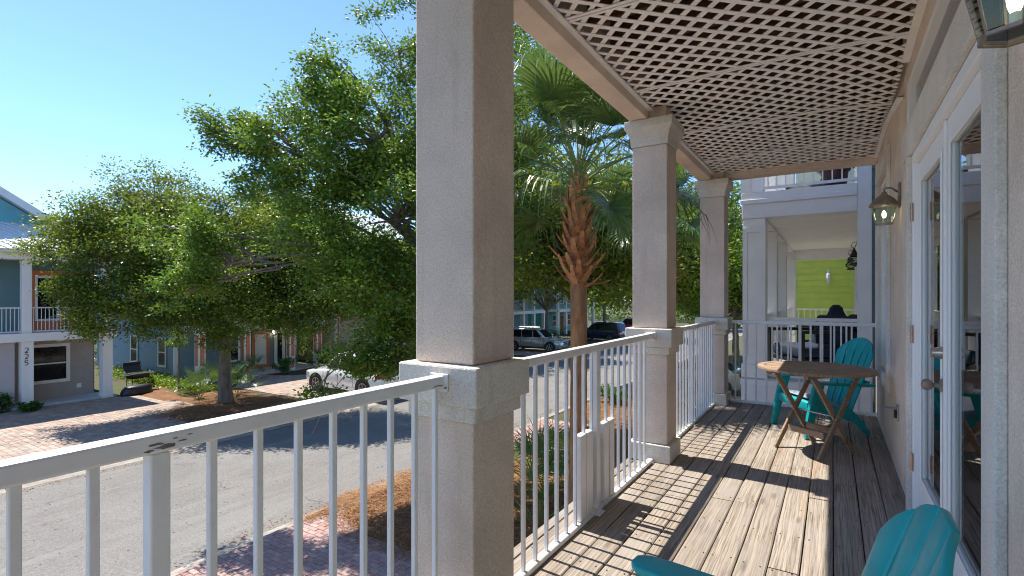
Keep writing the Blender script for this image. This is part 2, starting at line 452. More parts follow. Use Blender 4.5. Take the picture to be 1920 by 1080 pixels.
railing(4.682, 6.948, [4.682 + .115 + .121*i for i in range(18) if abs(4.797+.121*i - 5.75) > .045], [5.75], 'white railing between the middle column and the corner column')
# end railing runs across
t = thing('porch_railing', 'white railing closing the far end of the porch behind the teal chair', 'railing', (-.36, 7.2, 0), 0, 'white metal railings of the porch')
MB().box(-1.128, .427, 7.173, 7.227, 1.05, 1.093).build('top_rail', M['white_rail'], t, .007, 2, world=True)
MB().box(-1.148, .427, 7.18, 7.22, .03, .062).build('bottom_rail', M['white_rail'], t, .004, 1, world=True)
base = MB().box(-.0095, .0095, -.0095, .0095, .063, 1.049).mesh('baluster', .002, 1, False, (M['white_rail'],))
for i in range(13): link('baluster', base, t).location = (-1.078 + .121*i - t.location.x, 0, 0)

# ---- lattice ceiling: sheets of crossed slats
def sag(x, y):
    return -.05*math.exp(-((y-4.7)/.7)**2)*max(0, x)/.42 - .010*math.sin(y*2.57 + .6)*math.sin((x+1.4)*1.8) - .012*mnoise.noise((x*1.3, y*.9, 3.1)) - .016*max(0, (x-.05))*abs(math.sin(y*1.6))*2
def clip_line(px, py, dx, dy, x0, x1, y0, y1):
    lo, hi = -9, 9
    for p, d, a, b in ((px, dx, x0, x1), (py, dy, y0, y1)):
        t0, t1 = (a-p)/d, (b-p)/d
        if t0 > t1: t0, t1 = t1, t0
        lo = max(lo, t0); hi = min(hi, t1)
    return lo, hi
SP = .104; SW = .0335; LZ = 3.0
seams = [-.98, .24, 1.46, 2.68, 3.90, 5.12, 6.34, 7.075]
order = ['lattice ceiling sheet behind the camera', 'lattice ceiling sheet above the camera', 'lattice ceiling sheet just before the foreground column',
         'lattice ceiling sheet past the big column, nearest in view', 'lattice ceiling sheet before the middle column, above the doors',
         'lattice ceiling sheet over the middle column', 'lattice ceiling sheet above the round table', 'narrow lattice ceiling sheet against the far end beam']
for q in range(1, len(seams)-1):
    y0, y1 = seams[q] + .004, seams[q+1] - .004; x0, x1 = -1.333, .405
    t = thing('lattice_panel', 'cream painted ' + order[q+1], 'lattice panel', ((x0+x1)/2, (y0+y1)/2, LZ), 0, 'lattice ceiling sheets')
    for lay, (dx, dy) in enumerate(((.7071, .7071), (.7071, -.7071))):
        nx, ny = -dy, dx
        cs = [nx*a + ny*b for a in (x0, x1) for b in (y0, y1)]
        kk = math.floor(min(cs)/SP)
        while kk*SP < max(cs):
            off = kk*SP + .031; kk += 1
            lo, hi = clip_line(nx*off, ny*off, dx, dy, x0, x1, y0, y1)
            if hi - lo < .03: continue
            n = max(2, int((hi-lo)/.22)+1); mb = MB(); h = .0048
            for i in range(n+1):
                s_ = lo + (hi-lo)*i/n
                for side in (-1, 1):
                    e = 0
                    x = nx*off + dx*s_ + nx*side*SW/2; y = ny*off + dy*s_ + ny*side*SW/2
                    x = min(max(x, x0), x1); y = min(max(y, y0), y1)
                    z = LZ + sag(x, y) + (h if lay else 0)
                    mb.v.append((x, y, z)); mb.v.append((x, y, z + h*.96))
            for i in range(n):
                a = i*4; b = a+4
                for f in ((a, b, b+2, a+2), (a+1, a+3, b+3, b+1), (a, a+1, b+1, b), (a+2, b+2, b+3, a+3)): mb.face(f)
            mb.face((0, 2, 3, 1)); mb.face((n*4, n*4+1, n*4+3, n*4+2))
            mb.build('slat', M['lattice'], t, world=True)
    for a, b in ((y0, y0+.022), (y1-.022, y1)):
        mb = MB()
        for i in range(9):
            x = x0 + (x1-x0)*i/8
            for y in (a, b):
                z = LZ + sag(x, y) - .006; mb.v += [(x, y, z), (x, y, z+.0055)]
        for i in range(8):
            p = i*4; r_ = p+4
            for f in ((p, r_, r_+2, p+2), (p+1, p+3, r_+3, r_+1), (p, p+1, r_+1, r_), (p+2, r_+2, r_+3, p+3)): mb.face(f)
        mb.build('edge_strip', M['lattice'], t, world=True)
for (xa, xb, ya, yb, lab) in ((-1.336, -1.30, -.9, 7.07, 'long cream batten holding the lattice along the front beam'), (.385, .428, -.9, 4.25, 'straight cream batten holding the lattice above the door'), (.39, .426, 4.55, 7.07, 'bent cream batten peeling down from the lattice past the door')):
    mb = MB(); n = 40
    for i in range(n+1):
        y = ya + (yb-ya)*i/n
        for x in (xa, xb):
            z = LZ + sag(x, y) - .020 - (.11*math.exp(-(y-4.55)/.55) if ya > 4 else 0); mb.v += [(x, y, z), (x, y, z+.012)]
    for i in range(n):
        p = i*4; r_ = p+4
        for f in ((p, r_, r_+2, p+2), (p+1, p+3, r_+3, r_+1), (p, p+1, r_+1, r_), (p+2, r_+2, r_+3, p+3)): mb.face(f)
    tag(mb.build('ceiling_batten', M['lattice']), lab, 'batten')
# ---- framing and boards of the storey above, seen through the lattice
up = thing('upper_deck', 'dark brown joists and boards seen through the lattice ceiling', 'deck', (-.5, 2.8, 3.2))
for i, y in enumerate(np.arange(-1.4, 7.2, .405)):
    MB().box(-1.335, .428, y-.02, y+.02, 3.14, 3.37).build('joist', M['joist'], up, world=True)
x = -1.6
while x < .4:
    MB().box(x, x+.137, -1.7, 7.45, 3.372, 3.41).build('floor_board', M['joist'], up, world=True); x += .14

# ---- house wall with openings
house = thing('beach_house', 'tan stucco house wall along the porch', 'house', (.43, 2.8, 0))
def wall_with_holes(x0, x1, y0, y1, z0, z1, holes):
    ys = sorted({y0, y1, *[h[0] for h in holes], *[h[1] for h in holes]}); mb = MB()
    for a, b in zip(ys[:-1], ys[1:]):
        zs = [z0]
        for h in sorted(holes, key=lambda h: h[2]):
            if h[0] <= a+1e-6 and h[1] >= b-1e-6: zs += [h[2], h[3]]
        zs.append(z1)
        for c, d in zip(zs[::2], zs[1::2]):
            if d > c: mb.box(x0, x1, a, b, c, d)
    return mb
holes = [(2.19, 4.12, -.02, 2.30), (1.95, 4.36, 2.50, 2.84), (5.70, 6.92, .66, 2.62)]
wall_with_holes(.43, .62, -2.2, 7.46, -.5, 6.2, holes).build('wall', M['stucco_wall'], house, world=True)
MB().box(.62, 9, 7.26, 7.46, -2.9, 6.2).build('wall', M['stucco_wall'], house, world=True)
MB().box(-.6, .62, -2.2, 7.4, -2.9, -.5).build('lower_wall', M['stucco_wall'], house, world=True)
MB().box(.43, 9, -2.4, 7.5, 6.21, 6.4).build('roof', M['white_paint'], house, world=True)
# trims
def trim(a, b, c, d, x=.40): MB().box(x, .4299, a, b, c, d).build('trim', M['trim_stucco'], house, .006, 2, world=True)
trim(2.02, 2.188, 0, 2.298); trim(4.122, 4.20, 0, 2.298); trim(2.02, 4.36, 2.30, 2.498)
trim(5.58, 5.698, .55, 2.74); trim(6.922, 7.04, .55, 2.74); trim(5.70, 6.92, .55, .658); trim(5.70, 6.92, 2.622, 2.74)
def window(name, a, b, c, d, sash, x=.50, f=.05):
    w = MB()
    w.box(x-.05, x+.03, a, a+f, c, d); w.box(x-.05, x+.03, b-f, b, c, d); w.box(x-.05, x+.03, a+f, b-f, c, c+f); w.box(x-.05, x+.03, a+f, b-f, d-f, d)
    o = w.build('window', M['white_paint'], house, .004, 1, world=True)
    if sash:
        MB().box(x-.03, x+.02, a+f, b-f, sash-.025, sash+.025).build('meeting_rail', M['white_paint'], o, world=True)
        MB().box(x-.005, x, a+f, b-f, c+f, sash-.026).build('pane', M['glass'], o, world=True)
        MB().box(x+.006, x+.011, a+f, b-f, sash+.026, d-f).build('pane', M['glass'], o, world=True)
    else:
        MB().box(x-.005, x, a+f, b-f, c+f, d-f).build('pane', M['glass'], o, world=True)
    return o
window('window', 1.952, 4.358, 2.502, 2.838, None, .475, .035)
window('window', 5.702, 6.918, .662, 2.618, 1.64)
# rooms behind the glass
MB().box(.63, 5, -2.1, 7.2, -.06, -.01).build('room_floor', M['interior_floor'], house, world=True)
MB().box(.63, 5, -2.1, 7.2, 3.0, 3.05).build('room_ceiling', M['interior'], house, world=True)
MB().box(5.0, 5.1, -2.1, 7.2, -.05, 3.05).build('room_wall', M['interior'], house, world=True)

# ---- french door
door = thing('french_door', 'white double french door with full glass panes and blinds', 'door', (.47, 3.15, 0))
fm = MB(); fm.box(.425, .53, 2.192, 2.236, 0, 2.298); fm.box(.425, .53, 4.056, 4.118, 0, 2.298); fm.box(.425, .53, 2.236, 4.056, 2.236, 2.298)
fm.build('frame', M['door_paint'], door, .004, 1, world=True)
MB().box(.40, .56, 2.236, 4.056, .002, .028).build('threshold', M['grey_metal'], door, .004, 1, world=True)
def leaf(y0, y1, lab):
    L = MB(); st = .115
    L.box(.455, .499, y0, y0+st, .032, 2.232); L.box(.455, .499, y1-st, y1, .032, 2.232)
    L.box(.455, .499, y0+st, y1-st, .032, .30); L.box(.455, .499, y0+st, y1-st, 2.10, 2.232)
    o = L.build('door_leaf', M['door_paint'], door, .003, 1, world=True)
    b = MB(); a0, a1, z0, z1 = y0+st, y1-st, .30, 2.10; m = .022
    b.box(.447, .4545, a0-m, a0+.004, z0-m, z1+m); b.box(.447, .4545, a1-.004, a1+m, z0-m, z1+m); b.box(.447, .4545, a0+.004, a1-.004, z0-m, z0+.004); b.box(.447, .4545, a0+.004, a1-.004, z1-.004, z1+m)
    b.build('glazing_bead', M['door_paint'], o, .003, 1, world=True)
    MB().box(.468, .474, a0, a1, z0, z1).build('pane', M['glass'], o, world=True)
    return o
l1 = leaf(2.239, 3.143, 'near'); l2 = leaf(3.149, 4.053, 'far')
MB().box(.444, .4545, 3.125, 3.167, .032, 2.232).build('astragal', M['door_paint'], door, .003, 1, world=True)
for z in (.36, 1.165, 1.93):
    h = MB().box(.418, .4245, 4.058, 4.085, z-.055, z+.055)
    h.tube([(.418, 4.056, z-.056), (.418, 4.056, z+.056)], .007, 8)
    h.build('hinge', M['copper'], door, world=True)
# deadbolt and knob
dm = MB(); Ry = Matrix.Rotation(R(-90), 4, 'Y')
def lathe_x(prof, c, n=16):
    q = MB().lathe(prof, n); q.v = [tuple(Vector(c) + Ry @ Vector(p)) for p in q.v]; return q
lathe_x([(.031, 0), (.031, .008), (.026, .022), (.024, .045), (.02, .047)], (.4543, 3.235, 1.125)).build('deadbolt', M['steel'], door, smooth=40, world=True)
lathe_x([(.033, 0), (.033, .006), (.026, .012), (.012, .016), (.010, .036), (.02, .044), (.027, .056), (.028, .068), (.022, .080), (.008, .085)], (.4543, 3.235, .965)).build('door_knob', M['bronze'], door, smooth=40, world=True)
# blinds behind the panes
for (a, b, lab) in ((2.37, 3.01, 'closed white blind behind the near door pane'), (3.28, 3.92, 'closed white blind behind the far door pane')):
    t = thing('door_blind', lab, 'blind', (.515, (a+b)/2, .35), 0, 'blinds behind the french door panes')
    me = MB().add([(-.010, -(b-a)/2, .010), (.010, -(b-a)/2, -.010), (.010, (b-a)/2, -.010), (-.010, (b-a)/2, .010),
                   (-.0093, -(b-a)/2, .0107), (.0107, -(b-a)/2, -.0093), (.0107, (b-a)/2, -.0093), (-.0093, (b-a)/2, .0107)],
                  [(0,3,2,1),(4,5,6,7),(0,1,5,4),(1,2,6,5),(2,3,7,6),(3,0,4,7)]).mesh('slat', mats=(M['blind'],))
    for i in range(81): link('slat', me, t).location = (0, 0, i*.0213)
    MB().box(-.018, .018, -(b-a)/2, (b-a)/2, 1.725, 1.755).build('head_rail', M['blind'], t)

# ---- wall outlet with open weather cover
t = thing('outlet_cover', 'grey metal weatherproof outlet box low on the stucco wall', 'outlet', (.43, 4.95, .50))
MB().box(-.012, -.0005, -.04, .04, -.06, .06).build('plate', M['grey_metal'], t, .002)
MB().box(-.085, -.013, -.034, .034, .028, .036).build('cover_flap', M['grey_metal'], t, .002)
MB().box(-.03, -.0125, -.022, .022, -.04, .02).build('socket', M['black'], t, .002)

# ---- wall lanterns
def lantern(x, y, z, label):
    t = thing('wall_lantern', label, 'lantern', (x, y, z), 0, 'bronze wall lanterns beside the french door')
    n = 6; ph = math.pi/6; r0, r1, H = .060, .088, .135
    MB().lathe([(r0-.008, -.001), (r0-.007, .001)], n, phase=ph).build('floor_pane', M['lamp_glass'], t)
    for k in range(n):
        a = 2*math.pi*k/n + ph; b = 2*math.pi*(k+1)/n + ph
        MB().bar((r0*math.cos(a), r0*math.sin(a), 0), (r0*math.cos(b), r0*math.sin(b), 0), .008, .008).build('floor_bar', M['bronze'], t)
    bars = MB(); 
    for k in range(n):
        a = 2*math.pi*k/n + ph; b = 2*math.pi*(k+1)/n + ph
        p0 = Vector((r0*math.cos(a), r0*math.sin(a), .004)); p1 = Vector((r1*math.cos(a), r1*math.sin(a), H))
        q0 = Vector((r0*math.cos(b), r0*math.sin(b), .004)); q1 = Vector((r1*math.cos(b), r1*math.sin(b), H))
        MB().bar(p0, p1, .0045, .0045).build('glazing_bar', M['bronze'], t)
        c = (p0+p1+q0+q1)/4; ins = .94
        f = [c + (v-c)*ins for v in (p0, q0, q1, p1)]; nn = (f[1]-f[0]).cross(f[3]-f[0]).normalized()*.002
        MB().add([v for v in f] + [v+nn for v in f], [(0,3,2,1),(4,5,6,7),(0,1,5,4),(1,2,6,5),(2,3,7,6),(3,0,4,7)]).build('pane', M['lamp_glass'], t)
    MB().lathe([(r1-.004, H-.004), (r1+.010, H), (r1+.011, H+.008), (r1-.004, H+.028), (r1-.028, H+.060), (r1-.055, H+.082), (.022, H+.09), (.018, H+.105), (.010, H+.112)], 12, phase=ph).build('hood', M['bronze'], t, smooth=35)
    MB().tube([(0, 0, H+.10), (0, 0, H+.125), (.012, 0, H+.14), (.045, 0, H+.135), (.085, 0, H+.10)], .007, 8).build('arm', M['bronze'], t, smooth=True)
    MB().box(.085, .0985, -.03, .03, H-.02, H+.17).build('back_plate', M['bronze'], t, .005, 2)
    MB().lathe([(.010, .004), (.010, .045)], 10).build('candle_socket', M['white_paint'], t)
    MB().lathe([(.008, .046), (.013, .060), (.015, .075), (.010, .092), (.003, .102)], 12).build('bulb', M['bulb'], t, smooth=True)
    return t
lantern(.33, 1.50, 1.962, 'bronze wall lantern with clear glass at the upper corner of the picture')
lantern(.33, 4.83, 1.955, 'small lit bronze wall lantern on the stucco wall past the door')
# ================================================================ FURNITURE
def adirondack(label, loc, rz, cushion=False):
    t = thing('adirondack_chair', label, 'chair', loc, rz, 'teal plastic garden chairs on the porch')
    mt = M['teal']
    # back: five tapering slats, fanned, arched at the top, dished across
    x0, z0, x1, z1 = -.13, .20, -.395, .97
    def bp(u, v):          # u across (-1..1), v up (0..1)
        w = .21 + .075*v
        y = u*w
        dish = .045*(u*u)
        return Vector((x0 + (x1-x0)*v + dish*(.5+.5*v), y, z0 + (z1-z0)*v + .02*dish))
    nrm = Vector((z1-z0, 0, x0-x1)).normalized()
    for k in range(5):
        a, b = -1 + .4*k, -1 + .4*(k+1); mb = MB(); NV = 14; NU = 4
        topf = lambda u: 1.0 - .20*abs(u)**2.2
        grid = []
        for i in range(NV+1):
            row = []
            for j in range(NU+1):
                uu = a + (b-a)*j/NU
                vv = topf(uu)*i/NV
                g = .034 if vv < .80 else .034*max(0, 1-(vv-.80)/.05) + .0012
                aa = a + (g if k > 0 else 0); bb = b - (g if k < 4 else 0)
                u2 = aa + (bb-aa)*j/NU
                e = .006*math.sin(math.pi*j/NU)
                row.append(bp(u2, vv) + nrm*e)
            grid.append(row)
        nv = (NV+1)*(NU+1)
        for layer in (0, 1):
            for row in grid:
                for p in row: mb.v.append(tuple(p - nrm*.016*layer))
        W = NU+1
        for i in range(NV):
            for j in range(NU):
                mb.face((i*W+j, i*W+j+1, (i+1)*W+j+1, (i+1)*W+j)); mb.face((nv+i*W+j, nv+(i+1)*W+j, nv+(i+1)*W+j+1, nv+i*W+j+1))
            mb.face((i*W, (i+1)*W, nv+(i+1)*W, nv+i*W)); mb.face((i*W+NU, nv+i*W+NU, nv+(i+1)*W+NU, (i+1)*W+NU))
        for j in range(NU):
            mb.face((j, nv+j, nv+j+1, j+1)); mb.face((NV*W+j, NV*W+j+1, nv+NV*W+j+1, nv+NV*W+j))
        mb.build('back_slat', mt, t, .004, 2, smooth=50)
    # seat slats follow a scooped line
    def seat(s):
        return (.33 - .50*s, .365 - .135*s - .02*math.sin(math.pi*s))
    for i in range(6):
        s0, s1 = i/6 + .008, (i+1)/6 - .008
        a, b = seat(s0), seat(s1); m = MB()
        m.prism([(a[0], a[1]), (b[0], b[1]), (b[0], b[1]-.02), (a[0], a[1]-.02)], -.255, .255, 'y')
        m.build('seat_slat', mt, t, .006, 2, smooth=40)
    MB().prism([(.328, .362), (.352, .345), (.352, .27), (.335, .27)], -.27, .27, 'y').build('seat_apron', mt, t, .006, 2, smooth=40)
    for s in (-1, 1):
        # arm paddle
        pts = [(.315, .0), (.34, .03), (.335, .075), (.30, .098), (.22, .102), (-.05, .092), (-.27, .075), (-.31, .06), (-.31, .02), (-.05, .012), (.25, -.005)]
        poly = [(x, s*(.25 + y)) for x, y in pts]
        q = MB(); n = len(poly); tz = lambda x: .565 - .03*(.42 - x)/.73
        q.v = [(x, y, tz(x)) for x, y in poly] + [(x, y, tz(x)-.026) for x, y in poly]
        q.face(range(n)); q.face([n+i for i in range(n)][::-1])
        for i in range(n): q.face((i, (i+1) % n, n+(i+1) % n, n+i))
        q.build('arm', mt, t, .008, 3, smooth=40)
        # front leg: a tapering blade that splays to a foot
        fl = MB()
        secs = [(.25, .30, .545, .10, .045), (.29, .302, .40, .095, .045), (.34, .306, .20, .075, .042), (.375, .310, .002, .055, .040)]
        for (x, y, z, w, d) in secs:
            for a, b in ((-1,-1),(1,-1),(1,1),(-1,1)): fl.v.append((x + a*w/2, s*(y + b*d/2), z))
        for i in range(3):
            for c in range(4): fl.face((i*4+c, i*4+(c+1)%4, i*4+4+(c+1)%4, i*4+4+c))
        fl.face((0,1,2,3)); fl.face((15,14,13,12))
        fl.build('front_leg', mt, t, .008, 2, smooth=40)
        # rear leg / side rail sweeping back to the ground
        rl = MB(); secs = [(.33, .33, .085), (.10, .272, .10), (-.10, .215, .11), (-.20, .12, .11), (-.275, .003, .09)]
        for i, (x, z, h) in enumerate(secs):
            zz0 = max(.001, z - (h*.5 if i < 4 else 0)); zz1 = z + h*.5
            for yy in (.246, .276): rl.v += [(x, s*yy, zz0), (x, s*yy, zz1)]
        for i in range(4):
            a = i*4; b = a+4
            for f in ((a, b, b+1, a+1), (a+2, a+3, b+3, b+2), (a, a+2, b+2, b), (a+1, b+1, b+3, a+3)): rl.face(f)
        rl.face((0, 1, 3, 2)); rl.face((16, 18, 19, 17))
        rl.build('rear_leg', mt, t, .006, 2, smooth=40)
    MB().prism([(-.24, .53), (-.262, .56), (-.285, .555), (-.262, .52)], -.27, .27, 'y').build('back_brace', mt, t, .004)
    return t
adirondack('teal plastic garden chair in the foreground at the bottom edge', (-.205, 1.30, .002), R(180), False)
c2 = adirondack('teal plastic garden chair behind the round wooden table', (-.07, 6.25, .002), R(180+33))
# seat cushion on the far chair
cu = MB(); n = 10
for j in range(n+1):
    for i in range(n+1):
        u = i/n; v = j/n
        x = .31 - .44*v; zz = .365 - .135*v + .012
        e = (1-(2*u-1)**6)*(1-(2*v-1)**6)
        cu.v.append((x, -.235 + .47*u, zz + .045*e**.5 + .004*math.sin(9*u)*math.sin(7*v)))
for j in range(n):
    for i in range(n): cu.face((j*(n+1)+i, j*(n+1)+i+1, (j+1)*(n+1)+i+1, (j+1)*(n+1)+i))
b0 = len(cu.v)
for (i, j) in ((0,0),(n,0),(n,n),(0,n)):
    u = i/n; v = j/n; cu.v.append((.31-.44*v, -.235+.47*u, .365-.135*v+.004))
cu.face((b0, b0+3, b0+2, b0+1))
co = cu.build('seat_cushion', M['cushion'], None, smooth=True)
co.location = (-.07, 6.25, .004); co.rotation_euler = (0, 0, R(213))
tag(co, 'blue grey seat cushion lying on the far teal chair', 'cushion')

# ---- round folding table
tb = thing('bistro_table', 'round weathered teak folding table with crossed legs', 'table', (-.14, 5.40, .002), R(54))
rad = .472; zt = .755
NP = 9; pw = 2*(rad-.055)/NP
for i in range(NP):
    a = -rad+.055 + i*pw + .003; b = a + pw - .006
    rr_ = rad - .058; top = []; bot = []; m = MB()
    n = 5
    for j in range(n+1):
        y = a + (b-a)*j/n; xx = math.sqrt(max(.0004, rr_*rr_ - y*y)); top.append((xx, y)); bot.append((-xx, y))
    poly = top + bot[::-1]
    m.prism(poly, zt-.022, zt-.001, 'z').build('plank', M['teak'], tb, .0025, 1)
ring = MB(); n = 72
for k in range(n):
    a = 2*math.pi*k/n; ca, sa = math.cos(a), math.sin(a)
    for r_, z in ((rad-.056, zt-.024), (rad-.003, zt-.024), (rad, zt-.012), (rad-.003, zt+.001), (rad-.056, zt+.001)): ring.v.append((r_*ca, r_*sa, z))
for k in range(n):
    for q in range(5): ring.face((k*5+q, ((k+1)%n)*5+q, ((k+1)%n)*5+(q+1)%5, k*5+(q+1)%5))
ring.build('rim', M['teak'], tb, smooth=40)
for y in (-.19, .19):
    MB().box(-.36, .36, y-.022, y+.022, zt-.06, zt-.0245).build('bearer', M['teak'], tb, .003)
for s in (-1, 1):
    y = s*.215
    MB().bar((-.235, y, .0), (.26, y, zt-.06), .022, .048, up=(1,0,0)).build('leg', M['teak'], tb, .003)
    y2 = s*.19 - .0
    y2 = y - s*.026
    MB().bar((.235, y2, .0), (-.26, y2, zt-.06), .022, .048, up=(1,0,0)).build('leg', M['teak'], tb, .003)
for x, z in ((.115, .185), (-.115, .185)):
    MB().box(x-.012, x+.012, -.176, .176, z-.028, z+.028).build('stretcher', M['teak'], tb, .003)
MB().tube([(0, -.24, .345), (0, .24, .345)], .006, 8).build('pivot_rod', M['steel'], tb)
# ================================================================ STREET LEVEL
M['asphalt'] = asphalt_mat()
M['concrete'] = plain('kerb_concrete', (.30, .265, .22), .85, .3, 3, .4, 60, .6)
M['slab'] = plain('porch_slab', (.55, .55, .54), .8, .1, 3, .2, 60, .2)
def straw_mat():
    t = NT('pine_straw'); p = t.pos()
    col = t.mix(t.map(t.noise(p, 2.5, 5), .3, .7), (.19, .088, .036), (.31, .155, .065))
    n = t.noise(t.scale(p, (1, 1, 1)), 70, 5, .8)
    col = t.mix(t.math('MULTIPLY', t.map(n, .42, .66), .7), col, (.07, .032, .014))
    return t.fin(col, .95, t.bump(n, .9, .03))
def soil_mat():
    t = NT('ground_soil'); p = t.pos()
    col = t.mix(t.map(t.noise(p, .35, 6, .6), .35, .65), (.10, .07, .04), (.065, .09, .028))
    col = t.mix(t.math('MULTIPLY', t.map(t.noise(p, 26, 5, .8), .42, .68), .6), col, (.05, .038, .022))
    return t.fin(col, .95, t.bump(t.noise(p, 40, 5, .8), .7, .03))
M['straw'] = straw_mat(); M['soil'] = soil_mat()
M['needle'] = leaf_mat('straw_needles', (.16, .07, .028), (.33, .16, .06), (.50, .28, .12), .1, .7)
M['paver_red'] = paver_mat('red_brick_pavers', [(.36, .20, .17), (.44, .27, .23), (.39, .25, .22), (.50, .34, .28), (.33, .21, .19)])
M['paver_tan'] = paver_mat('tan_brick_pavers', [(.44, .31, .235), (.34, .255, .21), (.50, .38, .29), (.28, .24, .22), (.42, .28, .21), (.48, .40, .33)])
M['joint'] = plain('joint_sand', (.26, .19, .15), .95, .2, 20, .2)

struct('terrain', MB().box(-500, 500, -500, 500, GZ-.3, GZ-.06), M['soil'])
struct('road', MB().box(-15.5, -8.85, -60, 160, GZ-.055, GZ-.04), M['asphalt'])
struct('verge_near', MB().box(-8.4, 60, -60, 160, GZ-.055, GZ+.06), M['soil'])
struct('verge_far', MB().box(-120, -15.95, -60, 160, GZ-.055, GZ+.06), M['soil'])
# kerbs: cast segments with joints
def kerb(xr, xb, name):
    k = bpy.data.objects.new(name, None); COL.objects.link(k); tag(k, kind='structure')
    s = 1 if xb > xr else -1; w = abs(xb-xr)
    prof = [(0, -.06), (0, -.034), (w*.62, -.012), (w*.80, .085), (w, .09), (w, -.06)]
    mb = MB().prism([(s*a, b) for a, b in prof], 0, 2.985, 'y')
    me = mb.mesh('kerb_segment', .008, 1, False, (M['concrete'],))
    for i in range(-4, 26): link('kerb_segment', me, k, (xr, i*3.0 + .7, GZ))
    return k
kerb(-8.85, -8.4, 'kerb_near'); kerb(-15.5, -15.95, 'kerb_far')

def pavers(name, x0, x1, y0, y1, mat, inside=None, a=.2, b=.1, nparts=0, seed=1, zt=GZ+.09, label=None):
    """brick paving: recessed joint bed, bricks in running bond; the bricks that show largest are parts"""
    root = bpy.data.objects.new(name, None); COL.objects.link(root); tag(root, label, kind='structure')
    root.location = ((x0+x1)/2, (y0+y1)/2, zt)
    rr = random.Random(seed); spots = []; row = 0; y = y0
    while y < y1:
        x = x0 - (a/2 if row % 2 else 0) - rr.random()*.01
        while x < x1:
            cx, cy = x + a/2, y + b/2
            if x0 <= cx - a/2 + .12 and cx <= x1 and (inside is None or inside(cx, cy)): spots.append((cx, cy))
            x += a
        y += b; row += 1
    spots.sort(key=lambda p: (p[0]**2 + p[1]**2))
    h = .05; w, d = a/2-.004, b/2-.004; e = .006
    vs = [(-w, -d, -h), (w, -d, -h), (w, d, -h), (-w, d, -h), (-w, -d, -e), (w, -d, -e), (w, d, -e), (-w, d, -e), (-w+e, -d+e, 0), (w-e, -d+e, 0), (w-e, d-e, 0), (-w+e, d-e, 0)]
    fs = [(0,1,5,4),(1,2,6,5),(2,3,7,6),(3,0,4,7),(4,5,9,8),(5,6,10,9),(6,7,11,10),(7,4,8,11),(8,9,10,11)]
    me = MB().add(vs, fs).mesh('brick', mats=(mat,))
    for cx, cy in spots[:nparts]:
        o = link('brick', me, root, (cx - root.location.x, cy - root.location.y, rr.uniform(-.004, .003)), (rr.uniform(-.012, .012), rr.uniform(-.012, .012), rr.uniform(-.012, .012)))
    rest = spots[nparts:]
    if rest:
        V = np.array(vs); n = len(rest); P = np.array([(cx, cy, 0) for cx, cy in rest]) - np.array([root.location.x, root.location.y, 0])
        g = np.random.default_rng(seed); P[:, 2] = g.uniform(-.005, .003, n)
        allv = (V[None] + P[:, None, :]).reshape(-1, 3); nv = len(vs)
        F = (np.array(fs)[None] + (np.arange(n)*nv)[:, None, None]).reshape(-1, 4)
        m2 = bpy.data.meshes.new('bricks'); m2.from_pydata(allv.tolist(), [], F.tolist()); m2.materials.append(mat)
        o = link('bricks', m2, root); o['kind'] = 'stuff'
    bed = MB()
    xs = [p[0] for p in spots]; ys = [p[1] for p in spots]
    # bed follows the rows
    byrow = {}
    for cx, cy in spots: byrow.setdefault(round(cy, 3), []).append(cx)
    for cy, L in byrow.items(): bed.box(min(L)-a/2, max(L)+a/2, cy-b/2, cy+b/2-.0001, zt-.028, zt-.012)
    bed.build('joint_bed', M['joint'], root, world=True)
    return root
bed_near = lambda x, y: ((x+6.2)/2.6)**2 + ((y-9.0)/3.0)**2 < 1
pavers('brick_drive_near', -8.38, -2.0, 1.0, 15.5, M['paver_red'], lambda x, y: not (((x+5.9)/2.6)**4 + ((y-9.05)/2.75)**4 < 1) and not (x > -5.0 and y > 6), .2, .1, 300, 3)
pavers('brick_drive_house', -25.6, -15.97, -1.0, 10.3, M['paver_tan'], lambda x, y: not (x < -22.9 + 0 and y > 10.1) and not (x > -20.5 and y > 8.6 + .25*math.sin(x*1.3)), .24, .16, 300, 5)
pavers('brick_drive_neighbour', -26.0, -15.97, 13.3, 19.6, M['paver_tan'], lambda x, y: ((x+26)/2.2)**2 + ((y-19)/2.6)**2 > 1 and ((x+26)/2.4)**2 + ((y-13)/1.3)**2 > 1, .24, .16, 0, 6)
pavers('brick_drive_beyond', -25.0, -15.97, 31.5, 37.5, M['paver_tan'], None, .3, .2, 0, 8)
pavers('brick_drive_next_door', -8.38, -2.4, 21.0, 27.5, M['paver_tan'], None, .3, .2, 0, 9)

